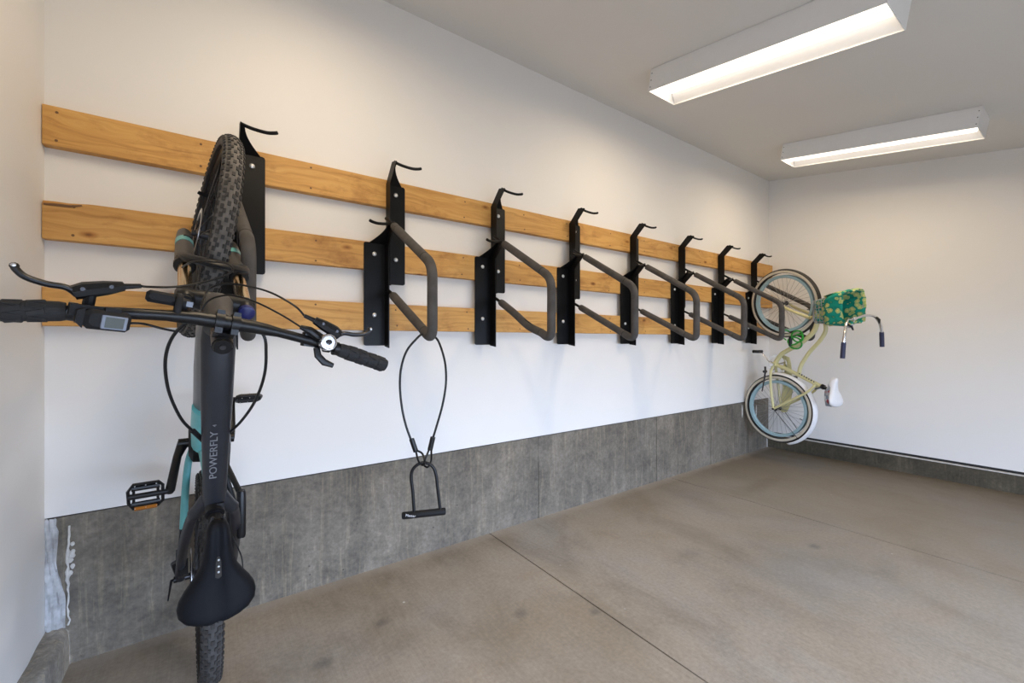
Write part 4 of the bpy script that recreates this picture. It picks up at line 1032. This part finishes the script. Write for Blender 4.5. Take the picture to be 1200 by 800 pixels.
for (f, hw, u, drp) in SAD2[3:]:
    rows.append([V((f - .002, hw * .97 * t, u - drp * (1 if abs(t) > .99 else 1) + .004 - .062 * (1 - abs(t) ** 6) * min(1, (0.30 - f) / .1 + .15))) for t in [-1 + k / 6 for k in range(13)]])
m_.grid(rows); us = m_.build('saddle_underside', M['saddle_print'], s2, 'patterned grey and red underside', angle=60)
for s in (1, -1):
    m_ = MB(); m_.tube([(.105 + .012 * math.sin(k * .9), s * .045 , .445 + .010 * k / 3) for k in range(9)], .010, 8); m_.build('saddle_spring', M['chrome'], s2)
# handlebar, stem, grips
STM = HB1 + AX2 * .188
m_ = MB(); m_.tube(rounded([HB1, STM - AX2 * .01, STM + V((.075, 0, .010))], .02), .0125, 14); m_.lathe([(.011, -.022), (.019, -.022), (.019, .022), (.011, .022)], STM + V((.075, 0, .010)), (0, 1, 0), 16, closed=True)
m_.xform(ST2).build('stem', M['chrome'], cru)
B2 = STM + V((.075, 0, .010))
m_ = MB(); hp = []
half = [(0, 0, 0), (0, .05, 0), (.010, .13, .020), (-.010, .21, .050), (-.07, .262, .062), (-.150, .290, .060), (-.275, .305, .050)]
pts = [B2 + V((f, -l, u)) for f, l, u in reversed(half[1:])] + [B2 + V((f, l, u)) for f, l, u in half]
m_.tube(spline(pts, 6), .0112, 14); bar2 = m_.xform(ST2).build('handlebar', M['chrome'], cru)
for s in (1, -1):
    a = B2 + V((-.155, s * .291, .060)); b_ = B2 + V((-.282, s * .3055, .0495)); g = MB()
    q = [a.lerp(b_, k / 14) for k in range(15)]; g.tube(q, [.0165] + [.0178 if k % 2 else .0155 for k in range(13)] + [.018], 14); g.xform(ST2).build('grip', M['purple'], bar2)
    m_ = MB(); m_.tube([B2 + V((-.02, s * .225, .060)), B2 + V((-.04, s * .21, .085)), B2 + V((-.07, s * .20, .088))], [.010, .010, .006], 8); m_.xform(ST2).build('lever_mount', M['black'], bar2)
# basket on the front of the bars, with a folded cloth liner
def rect(fc, uc, hf, hl, rad, n=5):
    pts = []
    for (sf, sl, a0) in ((1, 1, 0), (-1, 1, 90), (-1, -1, 180), (1, -1, 270)):
        for k in range(n):
            a = math.radians(a0 + 90 * k / (n - 1)); pts.append(V((fc + sf * (hf - rad) + rad * math.cos(a), sl * (hl - rad) + rad * math.sin(a), uc)))
    return pts
BKT = B2 + V((-.003, 0, -.238))
def bk_level(t): return rect(BKT.x + .085 + .018 * t, BKT.z + .235 * t, .100 + .030 * t, .128 + .040 * t, .03)
m_ = MB()
for t in [k / 9 for k in range(10)]: m_.tube(bk_level(t), .0026 if 0 < t < 1 else .004, 6, closed=True)
lv0, lv1 = bk_level(0), bk_level(1)
nn = len(lv0)
def around(t, s):
    P_ = bk_level(t); Ls = [(P_[(i + 1) % nn] - P_[i]).length for i in range(nn)]; tot = sum(Ls); d = s * tot
    for i in range(nn):
        if d <= Ls[i]: return P_[i].lerp(P_[(i + 1) % nn], d / max(Ls[i], 1e-6))
        d -= Ls[i]
    return P_[0]
for k in range(40): m_.tube([around(0, k / 40), around(1, k / 40)], .0022, 5, cap=False)
for k in range(7):
    f0 = BKT.x + .085 - .08 + .16 * k / 6; m_.tube([V((f0, -.125, BKT.z)), V((f0, .125, BKT.z))], .0024, 5)
for k in range(9):
    l0 = -.11 + .22 * k / 8; m_.tube([V((BKT.x - .005, l0, BKT.z)), V((BKT.x + .175, l0, BKT.z))], .0024, 5)
bkt = m_.xform(ST2).build('basket', M['wire'], cru); bkt['kind'] = 'stuff' if False else 'part'
del bkt['kind']
ln = MB(); rows = []
K = 56
def ring_l(t, grow, wave, du=0.0):
    r_ = []
    c = V((BKT.x + .085 + .018 * t, 0, 0))
    for k in range(K + 1):
        p_ = around(min(max(t, 0), 1), (k % K) / K); d = (p_ - c); d.z = 0; d.normalize()
        r_.append(p_ + d * (grow + wave * math.sin(k * 1.9 + t * 5) + wave * .7 * math.sin(k * 0.7 + t * 9)) + V((0, 0, du + wave * 1.2 * math.sin(k * .55))))
    return r_
rows = [[V((BKT.x + .085, 0, BKT.z + .012))] * (K + 1), ring_l(.05, -.012, .003), ring_l(.35, -.010, .005), ring_l(.7, -.010, .006), ring_l(.93, -.008, .006), ring_l(1, -.003, .005, .012), ring_l(1, .006, .005, .018), ring_l(1, .015, .006, .008), ring_l(.85, .017, .007), ring_l(.6, .018, .008), ring_l(.42, .016, .010)]
ln.grid(rows); o = ln.xform(ST2).build('basket_liner', M['floral'], bkt, 'green and yellow floral cloth liner', angle=80)
sol = o.modifiers.new('thick', 'SOLIDIFY'); sol.thickness = 0.003
# green cable lock on the frame
GX = Matrix.Translation(CX @ Q(.60, .150)); GI = GX.inverted() @ CX
gl = thing('cable_lock', 'coiled green cable lock hung on the cruiser frame', 'lock', X=GX)
m_ = MB(); pts = []
for k in range(64):
    a = 2 * PI * k / 21; c = Q(.660, .180); r = .052 + .016 * math.sin(k * .37)
    pts.append(GI @ (c + V((r * math.cos(a) * .9 + .03 * math.sin(k * .1), .034 + .020 * math.sin(k * .23), r * math.sin(a)))))
m_.tube(spline(pts, 2), .0070, 8); m_.build('coil', M['green'], gl)
m_ = MB(); m_.tube(spline([GI @ Q(f, u, .045) for f, u in ((.66, .10), (.70, .06), (.745, .065), (.755, .10), (.74, .125))], 5), .0055, 8); m_.build('coil', M['green'], gl)
m_ = MB(); m_.tube([GI @ Q(.690, .140, .05), GI @ Q(.605, .140, .052)], .014, 12); m_.build('lock_barrel', M['black'], gl)
